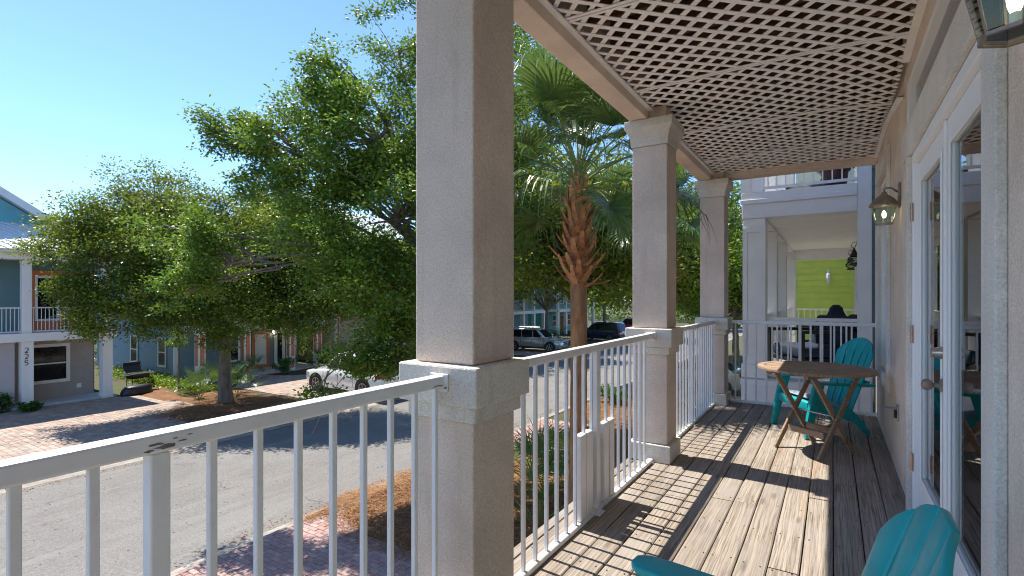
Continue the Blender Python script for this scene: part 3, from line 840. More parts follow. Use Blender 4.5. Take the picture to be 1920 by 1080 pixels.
# pine-straw beds: low mounds with loose needles on top
def straw_bed(name, cx, cy, rx, ry, h, nn, seed, p=4):
    g = np.random.default_rng(seed); N = 40; mb = MB()
    def hz(x, y):
        q = 1 - (abs(x/rx)**p + abs(y/ry)**p)
        return GZ + .055 + max(0, min(1, q*2.2))*h*(.75 + .5*mnoise.noise((x*1.1+seed, y*1.1, 0))) + .012*mnoise.noise((x*7, y*7, seed))*(1 if q > 0 else 0)
    for j in range(N+1):
        for i in range(N+1):
            a = -1 + 2*i/N; b = -1 + 2*j/N
            q = (abs(a)**p + abs(b)**p)**(1/p); m = max(abs(a), abs(b)); f = (m/q if q > 1e-6 else 1)
            wob = 1 + .06*mnoise.noise((a*3+seed, b*3, 5))
            x, y = a*f*rx*wob, b*f*ry*wob
            mb.v.append((x, y, hz(x, y)))
    for j in range(N):
        for i in range(N): mb.face((j*(N+1)+i, j*(N+1)+i+1, (j+1)*(N+1)+i+1, (j+1)*(N+1)+i))
    mb.v = [(x+cx, y+cy, z) for x, y, z in mb.v]
    o = struct(name, mb, M['straw'], smooth=True)
    if nn:
        ang = g.uniform(0, 2*np.pi, nn); r = np.sqrt(g.uniform(0, 1, nn))*1.0
        ff = (np.abs(np.cos(ang))**p + np.abs(np.sin(ang))**p)**(-1/p); r = np.where(g.random(nn) < .1, g.uniform(.97, 1.12, nn), r)
        x = np.cos(ang)*ff*r*rx; y = np.sin(ang)*ff*r*ry
        z = np.array([max(hz(a, b), GZ+.085 if (abs(a/rx)**p + abs(b/ry)**p) > .93 else -9) for a, b in zip(x, y)]) + g.uniform(.002, .03, nn)
        th = g.uniform(0, 2*np.pi, nn); L = g.uniform(.08, .2, nn); tilt = g.normal(0, .16, nn); w = .0034
        d = np.stack([np.cos(th), np.sin(th), tilt], 1); s = np.stack([-np.sin(th), np.cos(th), g.normal(0, .4, nn)], 1)*w
        c = np.stack([x+cx, y+cy, z], 1)
        V = np.stack([c - d*L[:, None]/2 - s, c - d*L[:, None]/2 + s, c + d*L[:, None]/2 + s, c + d*L[:, None]/2 - s], 1)
        o2 = link('straw_needles', quads_mesh('straw_needles', V, M['needle'])); tag(o2, 'loose rust coloured pine needles over the bed ' + name.split('_')[-1], 'pine straw', kind='stuff')
    return o
straw_bed('straw_bed_near', -5.9, 9.05, 2.6, 2.75, .16, 42000, 2)
straw_bed('straw_bed_oak', -18.6, 10.9, 2.6, 2.2, .12, 9000, 4, 3)
straw_bed('straw_bed_fence', -23.8, 11.6, 3.6, 1.6, .06, 0, 5, 3)
straw_bed('straw_bed_corner', -24.7, 20.3, 2.6, 2.0, .06, 0, 6, 3)
straw_bed('straw_bed_palm', -4.4, 13.0, 2.8, 4.4, .1, 0, 7, 3)
straw_bed('straw_bed_far', -6.3, 18.4, 2.0, 2.2, .1, 5000, 9, 3)
# straw washed over the kerb and fallen leaves along the gutter
g = np.random.default_rng(77)
n = 5200
cl = g.choice(3, n, p=[.55, .25, .2]); cen = np.array([[-8.75, 7.55], [-8.5, 6.6], [-8.6, 9.2]])[cl]
x = cen[:, 0] + g.normal(0, .13, n); y = cen[:, 1] + g.normal(0, .28, n)
z = np.where(x < -8.5, GZ - .0 - .02*(x < -8.7), GZ + .10) + g.uniform(0, .025, n)
th = g.uniform(0, 2*np.pi, n); L = g.uniform(.07, .16, n)
d = np.stack([np.cos(th), np.sin(th), g.normal(0, .1, n)], 1)*L[:, None]/2; s = np.stack([-np.sin(th), np.cos(th), g.normal(0, .3, n)], 1)*.003
c = np.stack([x, y, z], 1)
tag(link('straw_spill', quads_mesh('straw_spill', np.stack([c-d-s, c-d+s, c+d+s, c+d-s], 1), M['needle'])), 'pine straw spilled over the near kerb', 'pine straw', kind='stuff')
n = 2600
side = g.random(n)
x = np.where(side < .5, -15.42 + np.abs(g.normal(0, .12, n)), np.where(side < .75, -8.95 - np.abs(g.normal(0, .15, n)), g.uniform(-15.4, -8.9, n)))
y = g.uniform(1, 26, n); z = np.full(n, GZ - .034) + g.uniform(0, .012, n)
th = g.uniform(0, 2*np.pi, n); L = g.uniform(.03, .06, n)
d = np.stack([np.cos(th), np.sin(th), g.normal(0, .2, n)], 1)*L[:, None]/2; s = np.stack([-np.sin(th), np.cos(th), g.normal(0, .3, n)], 1)*.012
c = np.stack([x, y, z], 1)
tag(link('leaf_litter', quads_mesh('leaf_litter', np.stack([c-d, c+s, c+d, c-s], 1), M['needle'])), 'small brown fallen leaves scattered along the gutters', 'leaf litter', kind='stuff')
# ================================================================ HOUSES
M['siding_lilac'] = siding_mat('lilac_grey_siding', (.52, .48, .47))
M['siding_taupe'] = siding_mat('taupe_siding', (.41, .34, .30))
M['siding_teal'] = siding_mat('teal_siding', (.13, .25, .27))
M['siding_blue'] = siding_mat('grey_blue_siding', (.17, .26, .31))
M['siding_beige'] = siding_mat('beige_siding', (.52, .44, .33))
M['siding_green'] = siding_mat('lime_green_siding', (.76, .88, .16))
M['siding_cream'] = siding_mat('cream_siding', (.80, .74, .50))
M['siding_white'] = siding_mat('white_siding', (.78, .80, .79))
M['coral'] = plain('coral_paint', (.60, .20, .095), .5, .07)
M['cyan'] = siding_mat('cyan_gable', (.16, .44, .52))
M['metal_roof'] = plain('white_metal_roof', (.66, .67, .68), .35, .06, 2, .05, 30, .1)
M['blue_white'] = plain('pale_blue_paint', (.75, .76, .76), .5, .05, 3, .05, 60, .1)
M['grey_blue_paint'] = plain('pier_grey_paint', (.78, .765, .73), .5, .06, 3, .05, 60, .15)
M['ceiling_paint'] = plain('cream_ceiling', (.86, .82, .75), .7, .05)
M['teal_door'] = plain('teal_paint', (.05, .30, .30), .4, .1)

def laps(mb, axis, pos, a0, a1, z0, z1, out, e=.14, dep=.026):
    """lap siding on a wall plane: every course a wedge standing proud at its lower edge"""
    z = z0
    while z < z1 - .01:
        zt = min(z + e, z1)
        q = [(0, z), (out*dep, z), (out*.004, zt), (0, zt)]
        if axis == 'x': mb.add([(pos+p[0], a0, p[1]) for p in q] + [(pos+p[0], a1, p[1]) for p in q], [(0,1,2,3),(7,6,5,4),(0,4,5,1),(1,5,6,2),(2,6,7,3),(3,7,4,0)])
        else: mb.add([(a0, pos+p[0], p[1]) for p in q] + [(a1, pos+p[0], p[1]) for p in q], [(0,1,2,3),(7,6,5,4),(0,4,5,1),(1,5,6,2),(2,6,7,3),(3,7,4,0)])
        z = zt
    return mb
def siding(parent, mat, axis, pos, a0, a1, z0, z1, out, e=.14, name='siding'):
    o = laps(MB(), axis, pos, a0, a1, z0, z1, out, e).build(name, mat, parent, world=True); o['kind'] = 'stuff'; return o
def win(parent, axis, pos, a0, a1, z0, z1, out, frame=None, fw=.09, mull=True, proud=.035, name='window', glass=None):
    frame = frame or M['white_paint']; mb = MB()
    lo, hi = sorted((pos, pos + out*proud))
    def bx(m, a, b, c, d, l, h):
        if axis == 'x': m.box(l, h, a, b, c, d)
        else: m.box(a, b, l, h, c, d)
    bx(mb, a0, a0+fw, z0, z1, lo, hi); bx(mb, a1-fw, a1, z0, z1, lo, hi); bx(mb, a0+fw, a1-fw, z0, z0+fw, lo, hi); bx(mb, a0+fw, a1-fw, z1-fw, z1, lo, hi)
    o = mb.build(name, frame, parent, .006, 1, world=True)
    l2, h2 = sorted((pos + out*.001, pos + out*.012)); q = MB(); bx(q, a0+fw, a1-fw, z0+fw, z1-fw, l2, h2); q.build('pane', glass or M['dark_glass'], o, world=True)
    if mull:
        zm = (z0+z1)/2; l3, h3 = sorted((pos + out*.0125, pos + out*.03)); q = MB(); bx(q, a0+fw, a1-fw, zm-.025, zm+.025, l3, h3); q.build('meeting_rail', frame, o, world=True)
    return o
def rail_run(parent, axis, pos, a0, a1, z0, mat, h=.95, sp=.115, r=.011):
    mb = MB()
    lo_ = MB()
    if axis == 'x': mb.box(pos-.03, pos+.03, a0, a1, z0+h-.05, z0+h); lo_.box(pos-.025, pos+.025, a0, a1, z0+.06, z0+.10)
    else: mb.box(a0, a1, pos-.03, pos+.03, z0+h-.05, z0+h); lo_.box(a0, a1, pos-.025, pos+.025, z0+.06, z0+.10)
    o = mb.build('railing', mat, parent, world=True)
    lo_.build('bottom_rail', mat, o, world=True)
    me = MB().box(-r, r, -r, r, z0+.10, z0+h-.05).mesh('baluster', mats=(mat,))
    n = int((a1-a0)/sp)
    base = parent_loc(o)
    for i in range(n):
        a = a0 + (i+.5)*(a1-a0)/n
        p = Vector((pos, a, 0)) if axis == 'x' else Vector((a, pos, 0))
        link('baluster', me, o, p - Vector((base.x, base.y, base.z)))
    return o
def seam_roof(parent, p0, p1, p2, p3, mat, name='roof', sp=.42, th=.05, n_clip=None):
    """metal roof slope p0-p1 (eave) to p3-p2 (ridge) with standing seams running up it"""
    p0, p1, p2, p3 = map(Vector, (p0, p1, p2, p3)); nn = (p1-p0).cross(p3-p0).normalized()
    if nn.z < 0: nn = -nn
    mb = MB().add([p0, p1, p2, p3] + [p - nn*th for p in (p0, p1, p2, p3)], [(0,1,2,3),(7,6,5,4),(0,4,5,1),(1,5,6,2),(2,6,7,3),(3,7,4,0)])
    o = mb.build(name, mat, parent, world=True)
    k = max(2, int((p1-p0).length/sp)); s = MB()
    for i in range(k+1):
        f = i/k; a = p0.lerp(p1, f); b = p3.lerp(p2, f)
        if (b-a).length > .1: s.bar(a + nn*.014, b + nn*.014, .03, .03, up=nn)
    q = s.build('standing_seams', mat, o, world=True); q['kind'] = 'stuff'
    return o

# ---------------- house 225
h = thing('corner_house', 'two-storey lilac house numbered 225 with upstairs balcony and white metal roof', 'house', (-27, 4, GZ))
Z0 = GZ + .06
XF = -25.9
MB().box(-34, -27.02, -6, 9.1, Z0, 3.1).build('wall', M['siding_taupe'], h, world=True)
siding(h, M['siding_taupe'], 'x', -27.0, 6.9, 9.1, Z0+.1, -.28, 1)
MB().box(-27.0, -25.95, -6, 6.33, Z0, -.28).build('wall', M['siding_lilac'], h, world=True)
siding(h, M['siding_lilac'], 'x', -25.93, -6, 6.33, Z0+.1, -.30, 1)
siding(h, M['siding_teal'], 'x', -27.0, -6, 9.1, .02, 2.78, 1)
siding(h, M['siding_taupe'], 'y', 9.12, -34, -27.0, Z0+.1, 3.1, 1)
MB().box(-27.0, -25.7, 6.2, 9.5, Z0, Z0+.10).build('porch_slab', M['slab'], h, .01, world=True)
MB().box(-27.0, -25.6, -6, 9.42, -.30, .0).build('balcony_floor', M['white_paint'], h, .01, world=True)
MB().box(-25.598, -25.57, -6.02, 9.44, -.28, .02).build('fascia', M['white_paint'], h, world=True)
for y, hl in ((6.63, True), (9.14, False), (1.6, False), (-3.4, False)):
    c = MB().box(-26.02, -25.66, y-.17, y+.17, Z0+.02, -.302).build('lower_column', M['white_paint'], h, .01, world=True)
    f = MB(); f.box(-25.66, -25.645, y-.17, y-.10, Z0+.2, -.31); f.box(-25.66, -25.645, y+.10, y+.17, Z0+.2, -.31); f.box(-25.66, -25.645, y-.10, y+.10, -.46, -.31)
    f.build('face_trim', M['white_paint'], c, world=True)
    MB().box(-26.05, -25.625, y-.2, y+.2, Z0+.02, Z0+.18).build('plinth', M['white_paint'], c, .01, world=True)
    MB().box(-25.98, -25.70, y-.14, y+.14, .002, 2.78).build('upper_column', M['white_paint'], h, .01, world=True)
MB().box(-26.1, -25.6, -6, 9.5, 2.78, 3.02).build('balcony_beam', M['white_paint'], h, .01, world=True)
MB().box(-27.0, -25.6, -6, 9.4, 3.021, 3.06).build('balcony_ceiling', M['ceiling_paint'], h, world=True)
MB().box(-25.6, -25.42, -6.2, 9.75, 3.02, 3.16).build('gutter', M['white_paint'], h, .02, world=True)
rail_run(h, 'x', -25.82, 6.78, 8.99, 0.0, M['white_rail'], 1.0)
rail_run(h, 'x', -25.82, 1.75, 6.48, 0.0, M['white_rail'], 1.0)
rail_run(h, 'y', 9.3, -26.98, -25.99, 0.0, M['white_rail'], 1.0)
# digits as flat strokes standing on the column face
seg = {'2': [(-1,2,1,2), (1,2,1,0), (1,0,-1,-2), (-1,-2,1,-2)], '5': [(1,2,-1,2), (-1,2,-1,.3), (-1,.3,.6,.4), (.6,.4,1,-.6), (1,-.6,.6,-1.8), (.6,-1.8,-1,-2)]}
for i, ch in enumerate('225'):
    d = MB(); zc = -.62 - .235*i
    for (a, b, c_, d_) in seg[ch]:
        d.bar((-25.655, 6.60 + a*.042, zc + b*.042), (-25.655, 6.60 + c_*.042, zc + d_*.042), .024, .012, up=(1,0,0))
    d.build('house_number', M['black'], h, world=True)
win(h, 'x', -26.98, 7.02, 8.30, Z0+.72, -.52, 1, M['ceiling_paint'], .13)
MB().box(-26.985, -26.965, 8.52, 8.68, Z0+.40, Z0+.58).build('outlet', M['white_paint'], h, .01, world=True)
MB().lathe([(.02, -.11), (.12, -.075), (.165, -.03), (.17, 0)], 16, (-26.3, 7.75, -.301)).build('ceiling_lamp', M['ceiling_paint'], h, smooth=True, world=True)
# balcony doors: coral frames, white inner frames
for (a, b) in ((7.0, 8.12), (8.18, 9.08)):
    fr_ = MB(); fr_.box(-26.98, -26.93, a, a+.18, .03, 2.45); fr_.box(-26.98, -26.93, b-.18, b, .03, 2.45); fr_.box(-26.98, -26.93, a+.18, b-.18, 2.22, 2.45); fr_.box(-26.98, -26.93, a+.18, b-.18, .03, .42)
    o = fr_.build('balcony_door', M['coral'], h, .008, world=True)
    w_ = MB(); c0, c1 = a+.18, b-.18
    w_.box(-26.97, -26.92, c0, c0+.08, .42, 2.22); w_.box(-26.97, -26.92, c1-.08, c1, .42, 2.22); w_.box(-26.97, -26.92, c0+.08, c1-.08, 2.14, 2.22); w_.box(-26.97, -26.92, c0+.08, c1-.08, .42, .5)
    w_.build('inner_frame', M['white_paint'], o, world=True)
    MB().box(-26.97, -26.955, c0+.08, c1-.08, .5, 2.14).build('pane', M['dark_glass'], o, world=True)
# roofs
seam_roof(h, (-25.35, -6.3, 3.15), (-25.35, 9.9, 3.15), (-28.4, 7.6, 4.55), (-28.4, -6.3, 4.55), M['metal_roof'], 'porch_roof', .32)
seam_roof(h, (-25.35, 9.9, 3.15), (-34, 9.9, 3.15), (-34, 7.6, 4.55), (-28.4, 7.6, 4.55), M['metal_roof'], 'porch_roof', .32)
# main gable above, facing the street
gy, gz = 2.2, 8.3
MB().prism([(-4.1, 4.15), (8.2, 4.15), (gy, gz-.25)], -34, -28.0, 'x').build('gable_wall', M['cyan'], h, world=True)
seam_roof(h, (-27.3, 8.75, 4.0), (-34.5, 8.75, 4.0), (-34.5, gy, gz), (-27.3, gy, gz), M['metal_roof'], 'main_roof', .42, .14)
seam_roof(h, (-34.5, -4.6, 4.0), (-27.3, -4.6, 4.0), (-27.3, gy, gz), (-34.5, gy, gz), M['metal_roof'], 'main_roof', .42, .14)
MB().bar((-27.28, 8.78, 3.85), (-27.28, gy, gz-.14), .05, .26, up=(0, .5, 1)).build('barge_board', M['metal_roof'], h, world=True)

# ---------------- house two: blue side wall, coral porch columns and doors
h = thing('blue_house', 'blue sided house with coral framed doors behind the oak', 'house', (-30, 16.5, GZ))
MB().box(-38, -28.42, 13.02, 20.0, Z0, 5.6).build('wall', M['siding_blue'], h, world=True)
siding(h, M['siding_blue'], 'y', 13.0, -38, -28.5, Z0+.1, 5.5, -1, .16)
siding(h, M['siding_blue'], 'x', -28.4, 13.1, 20.0, Z0+.05, 5.5, 1, .16)
MB().box(-28.52, -28.36, 12.93, 13.09, Z0, 5.6).build('corner_board', M['white_paint'], h, world=True)
win(h, 'y', 12.97, -30.2, -29.3, Z0+.55, -.75, -1, M['ceiling_paint'], .10)
win(h, 'y', 12.97, -33.4, -32.5, Z0+.55, -.75, -1, M['ceiling_paint'], .10)
MB().box(-28.4, -26.0, 12.9, 20.2, -.34, -.02).build('balcony_floor', M['white_paint'], h, .01, world=True)
MB().box(-28.4, -26.1, 13.2, 20.0, Z0, Z0+.08).build('porch_slab', M['slab'], h, world=True)
for y in (13.15, 15.45, 18.1, 19.9):
    c = MB().box(-26.5, -26.12, y-.17, y+.17, Z0, -.342).build('porch_column', M['white_paint'], h, .01, world=True)
    MB().box(-26.118, -26.10, y-.10, y+.10, Z0+.85, -.5).build('panel', M['coral'], c, world=True)
    MB().box(-26.118, -26.10, y-.10, y+.10, Z0+.2, Z0+.72).build('panel', M['coral'], c, world=True)
    MB().box(-26.42, -26.2, y-.172-.014, y-.172, Z0+.85, -.5).build('panel', M['coral'], c, world=True)
    MB().box(-26.45, -26.15, y-.13, y+.13, -.018, 2.6).build('upper_column', M['white_paint'], h, .01, world=True)
MB().box(-28.4, -26.0, 12.9, 20.2, 2.6, 2.85).build('porch_beam', M['white_paint'], h, world=True)
rail_run(h, 'x', -26.25, 13.5, 19.5, 0, M['white_rail'], 1.0)
for (a, b, mt) in ((17.0, 18.1, 'coral'), (18.4, 19.1, 'white_paint')):
    o = win(h, 'x', -28.36, a, b, Z0+.09, -.62, 1, M[mt], .19, False, .05, 'door', M['siding_white'] if mt == 'coral' else M['dark_glass'])
win(h, 'x', -28.36, 15.3, 16.3, Z0+.6, -.62, 1, M['white_paint'], .1)
win(h, 'x', -28.36, 19.25, 19.9, Z0+.6, -.62, 1, M['white_paint'], .1)
MB().lathe([(.03, 0), (.05, .05), (.06, .16), (.03, .22)], 8, (-28.2, 18.25, -.85)).build('porch_lamp', M['bulb'], h, world=True)
seam_roof(h, (-25.6, 12.5, 2.85), (-25.6, 20.5, 2.85), (-32, 20.5, 6.2), (-32, 12.5, 6.2), M['metal_roof'])
seam_roof(h, (-38.5, 20.5, 2.85), (-38.5, 12.5, 2.85), (-32, 12.5, 6.2), (-32, 20.5, 6.2), M['metal_roof'])

# ---------------- house three: beige
h = thing('beige_house', 'beige sided house with coral corner trim behind the white car', 'house', (-30, 25, GZ))
MB().box(-36, -26.42, 21.42, 29, Z0, 5.4).build('wall', M['siding_beige'], h, world=True)
siding(h, M['siding_beige'], 'x', -26.4, 21.6, 29, Z0+.05, 5.4, 1, .16)
siding(h, M['siding_beige'], 'y', 21.4, -36, -26.6, Z0+.05, 5.4, -1, .16)
MB().box(-26.6, -26.36, 21.36, 21.6, Z0, 5.4).build('corner_board', M['white_paint'], h, world=True)
MB().box(-26.358, -26.34, 21.40, 21.54, Z0+.1, 5.3).build('corner_trim', M['coral'], h, world=True)
for a in (22.6, 24.8, 27.0):
    win(h, 'x', -26.37, a, a+1.0, Z0+.8, -.6, 1); win(h, 'x', -26.37, a, a+1.0, .7, 2.2, 1)
seam_roof(h, (-25.8, 21, 5.4), (-25.8, 29.4, 5.4), (-31, 29.4, 7.8), (-31, 21, 7.8), M['metal_roof'])
seam_roof(h, (-36.4, 29.4, 5.4), (-36.4, 21, 5.4), (-31, 21, 7.8), (-31, 29.4, 7.8), M['metal_roof'])

# ---------------- two far cottages with white porch columns
def cottage(y0, y1, mat, label, doorm, x=-25.5):
    h = thing('cottage', label, 'house', (x-4, (y0+y1)/2, GZ), 0, 'cottages further along the street')
    MB().box(x-8, x-2.02, y0, y1, Z0, 5.0).build('wall', mat, h, world=True)
    siding(h, mat, 'x', x-2, y0, y1, Z0+.05, 5.0, 1, .2)
    MB().box(x-2, x+.2, y0-.1, y1+.1, -.3, 0).build('balcony_floor', M['white_paint'], h, world=True)
    MB().box(x-2, x+.2, y0-.1, y1+.1, 2.6, 2.85).build('porch_beam', M['white_paint'], h, world=True)
    n = int((y1-y0)/1.9)
    for i in range(n+1):
        y = y0 + .15 + (y1-y0-.3)*i/n
        MB().box(x-.2, x+.1, y-.15, y+.15, Z0, -.302).build('porch_column', M['white_paint'], h, world=True)
        MB().box(x-.18, x+.08, y-.12, y+.12, .002, 2.598).build('upper_column', M['white_paint'], h, world=True)
        if i < n:
            yy = y + .5
            if i == n//2: win(h, 'x', x-1.97, yy, yy+.95, Z0+.05, -.75, 1, doorm, .15, False, name='door')
            else: win(h, 'x', x-1.97, yy, yy+.9, Z0+.7, -.7, 1)
            win(h, 'x', x-1.97, yy, yy+.9, .5, 2.1, 1)
    rail_run(h, 'x', x-.05, y0+.1, y1-.1, 0, M['white_rail'], 1.0, .2)
    seam_roof(h, (x+.5, y0-.4, 2.85), (x+.5, y1+.4, 2.85), (x-4, y1+.4, 6.2), (x-4, y0-.4, 6.2), M['metal_roof'])
    seam_roof(h, (x-8.5, y1+.4, 2.85), (x-8.5, y0-.4, 2.85), (x-4, y0-.4, 6.2), (x-4, y1+.4, 6.2), M['metal_roof'])
cottage(38.5, 47, M['siding_blue'], 'blue cottage with white porch columns behind the silver car', M['teal_door'])
cottage(50, 60, M['teal_door'], 'teal cottage with white porch columns beyond the palm trunk', M['coral'])

# ---------------- next-door house whose porches continue the line of ours
h = thing('next_door_house', 'pale blue and grey house next door with stacked porches', 'house', (1, 13, GZ))
NF = .10; P0, P1 = -1.24, -.91; YN = 9.0; YE = 16.6
MB().box(.62, 9, YN+.15, YE+.3, Z0, 7).build('wall', M['siding_blue'], h, world=True)
siding(h, M['siding_blue'], 'y', YN+.15, .48, 3.5, Z0, 7, -1, .13)
siding(h, M['siding_white'], 'x', .50, YN+.3, YE, NF, 7, -1, .13)
MB().box(.5, .62, YN+.16, YE+.3, Z0, 7).build('wall', M['siding_white'], h, world=True)
MB().box(P0, .5, YN, YE, -.12, NF).build('porch_floor', M['slab'], h, world=True)
MB().box(P0-.02, .48, YN-.03, YN-.001, -.62, NF-.02).build('fascia', M['blue_white'], h, .006, world=True)
MB().box(P0-.03, .49, YN-.045, YN-.031, NF-.12, NF-.02).build('fascia_cap', M['blue_white'], h, .004, world=True)
MB().box(P0-.02, P0-.001, YN, YE, -.62, NF-.02).build('fascia', M['blue_white'], h, world=True)
MB().box(P0+.15, .47, YN+.05, YN+.14, Z0, -.62).build('lower_wall', M['blue_white'], h, world=True)
for y in (YN, 10.95, 13.25, YE-.33):
    p = MB().box(P0, P1, y, y+.33, NF+.002, 2.648).build('pier', M['grey_blue_paint'], h, .008, world=True)
    f = MB(); f.box(P0, P0+.07, y-.014, y-.001, NF+.3, 2.5); f.box(P1-.07, P1, y-.014, y-.001, NF+.3, 2.5); f.box(P0+.07, P1-.07, y-.014, y-.001, 2.43, 2.5); f.box(P0+.07, P1-.07, y-.014, y-.001, NF+.3, NF+.37)
    f.build('raised_panel', M['grey_blue_paint'], p, world=True)
    MB().box(P0-.02, P1+.02, y-.03, y+.35, NF+.002, NF+.22).build('plinth', M['grey_blue_paint'], p, .006, world=True)
    MB().box(P0+.03, P1-.03, y+.03, y+.30, 3.07, 5.5).build('upper_pier', M['white_paint'], h, .008, world=True)
MB().box(P0-.03, P0+.12, YN-.01, YN+.33, 3.0, 5.5).build('upper_corner', M['grey_blue_paint'], h, world=True)
MB().box(.30, .47, YN-.02, YN+.14, NF+.002, 5.6).build('corner_post', M['blue_white'], h, .008, world=True)
MB().box(P0-.012, .298, YN-.012, YN+.30, 2.65, 2.94).build('porch_beam', M['blue_white'], h, .008, world=True)
MB().box(P0-.012, P0+.3, YN+.302, YE, 2.65, 2.94).build('porch_beam', M['grey_blue_paint'], h, .008, world=True)
MB().box(P0-.03, .299, YN-.035, YN-.013, 2.88, 2.95).build('drip_cap', M['blue_white'], h, .004, world=True)
MB().box(P0-.02, .296, YN-.016, YE, 2.942, 3.06).build('upper_floor', M['blue_white'], h, .004, world=True)
MB().box(P0+.3, .498, YN+.30, YE, 2.70, 2.74).build('porch_ceiling', M['ceiling_paint'], h, world=True)
MB().box(P0-.3, .6, YN-.3, YE+.3, 5.5, 5.7).build('upper_ceiling', M['ceiling_paint'], h, world=True)
MB().box(P0+.3, .498, YE-.3, YE, 2.42, 2.698).build('end_beam', M['blue_white'], h, world=True)
rail_run(h, 'y', YN+.10, P1+.02, .298, NF-.03, M['white_rail'], 1.0, .12)
rail_run(h, 'y', YN+.07, P0+.30, .298, 3.05, M['white_rail'], 1.05, .118, .009)
rail_run(h, 'y', YE-.16, P1+.02, .498, NF-.03, M['white_rail'], 1.0, .13)
for a, b in ((10.98+.33, 13.25), (13.58, YE-.33), (YN+.33, 10.95)): rail_run(h, 'x', P0+.16, a, b, NF-.03, M['white_rail'], 1.0, .13)
for a, b in ((9.9, 10.9), (12.0, 13.0), (14.4, 15.4)):
    win(h, 'x', .478, a, b, NF+.02, 2.2, -1, M['white_paint'], .13, False, .04, 'door')
# its onion lanterns
for y, lab in ((11.45, 'nearer black onion lantern on the next porch wall'), (13.5, 'farther black onion lantern on the next porch wall')):
    t = thing('onion_lantern', lab, 'lantern', (.33, y, 1.98), 0, 'onion lanterns on the next porch')
    MB().lathe([(.02, 0), (.075, .01), (.078, .03), (.05, .045)], 14).build('base_cap', M['black'], t, smooth=40)
    MB().lathe([(.05, .046), (.095, .08), (.105, .115), (.09, .15), (.06, .172)], 16).build('globe', M['lamp_glass'], t, smooth=True)
    MB().lathe([(.075, .174), (.07, .19), (.045, .23), (.035, .27), (.02, .29), (.012, .32)], 14).build('hood', M['black'], t, smooth=40)
    for z, r_ in ((.095, .108), (.135, .104)):
        MB().tube([(r_*math.cos(a), r_*math.sin(a), z) for a in np.linspace(0, 2*math.pi, 19)], .0045, 5, False).build('guard_ring', M['black'], t)
    MB().tube([(0, 0, .315), (-.05, 0, .36), (-.02, 0, .43), (.07, 0, .43), (.145, 0, .33)], .006, 6).build('hanger', M['black'], t)
    MB().box(.135, .158, -.035, .035, .2, .36).build('back_plate', M['black'], t)
# ---------------- lime green house past it
h = thing('green_house', 'lime green sided wall closing the view along the porches', 'house', (1, 21, GZ))
MB().box(-1.1, 8, 18.42, 24, Z0, 2.80).build('wall', M['siding_green'], h, world=True)
siding(h, M['siding_green'], 'y', 18.4, -1.0, 8, Z0, 2.62, -1, .19)
MB().box(-1.1, 8, 18.39, 18.41, 2.62, 2.80).build('frieze', M['siding_cream'], h, world=True)
MB().box(-1.12, -.98, 18.34, 18.42, Z0, 2.8).build('corner_board', M['blue_white'], h, world=True)
MB().box(-1.3, 8, 18.2, 24, 2.80, 2.95).build('balcony_floor', M['white_paint'], h, world=True)
MB().box(-1.0, 8, 18.6, 24, 2.95, 5.8).build('upper_wall', M['siding_cream'], h, world=True)
siding(h, M['siding_cream'], 'y', 18.6, -1.0, 8, 2.95, 4.3, -1, .2)
MB().box(-1.02, 8, 18.52, 18.58, 4.3, 4.5).build('upper_band', M['siding_white'], h, world=True)
MB().lathe([(.01, -.22), (.05, -.1), (.075, .0), (.07, .12), (.03, .2), (.01, .28)], 8, (-.13, 18.22, 1.95)).build('wall_lamp', M['white_paint'], h, world=True)
MB().box(-.16, -.10, 18.24, 18.385, 1.95, 2.05).build('lamp_arm', M['white_paint'], h, world=True)
# furniture on the next porch
def lounge(label, x, y, rz, sc=1.0):
    t = thing('porch_armchair', label, 'chair', (x, y, NF), rz, 'navy armchairs on the next porch')
    MB().box(-.36, .36, -.36, .36, .24, .42).build('seat_cushion', M['navy'], t, .05, 3, smooth=40)
    MB().bar((-.30, 0, .36), (-.42, 0, .84), .70, .18, up=(1,0,0)).build('back_cushion', M['navy'], t, .075, 4, smooth=40)
    for s in (-1, 1):
        MB().box(-.40, .40, s*.40-.035, s*.40+.035, .60, .65).build('arm', M['black'], t, .01)
        for xx in (-.36, .36): MB().box(xx-.03, xx+.03, s*.40-.03, s*.40+.03, .0, .60).build('leg', M['black'], t)
    MB().box(-.37, .37, -.37, .37, .18, .235).build('seat_frame', M['black'], t)
    t.scale = (sc, sc, sc)
    return t
lounge('navy cushioned armchair nearer on the next porch', -.36, 10.2, R(215), 1.15)
lounge('navy cushioned armchair farther on the next porch', -.0, 10.95, R(200), 1.15)
t = thing('covered_stool', 'dark covered round stool with a domed top on the next porch', 'stool', (.05, 11.75, NF))
MB().lathe([(.16, 0), (.19, .3), (.2, .78), (.17, .92), (.12, 1.02), (.11, 1.08), (.05, 1.14)], 14).build('cover', M['navy'], t, smooth=True)
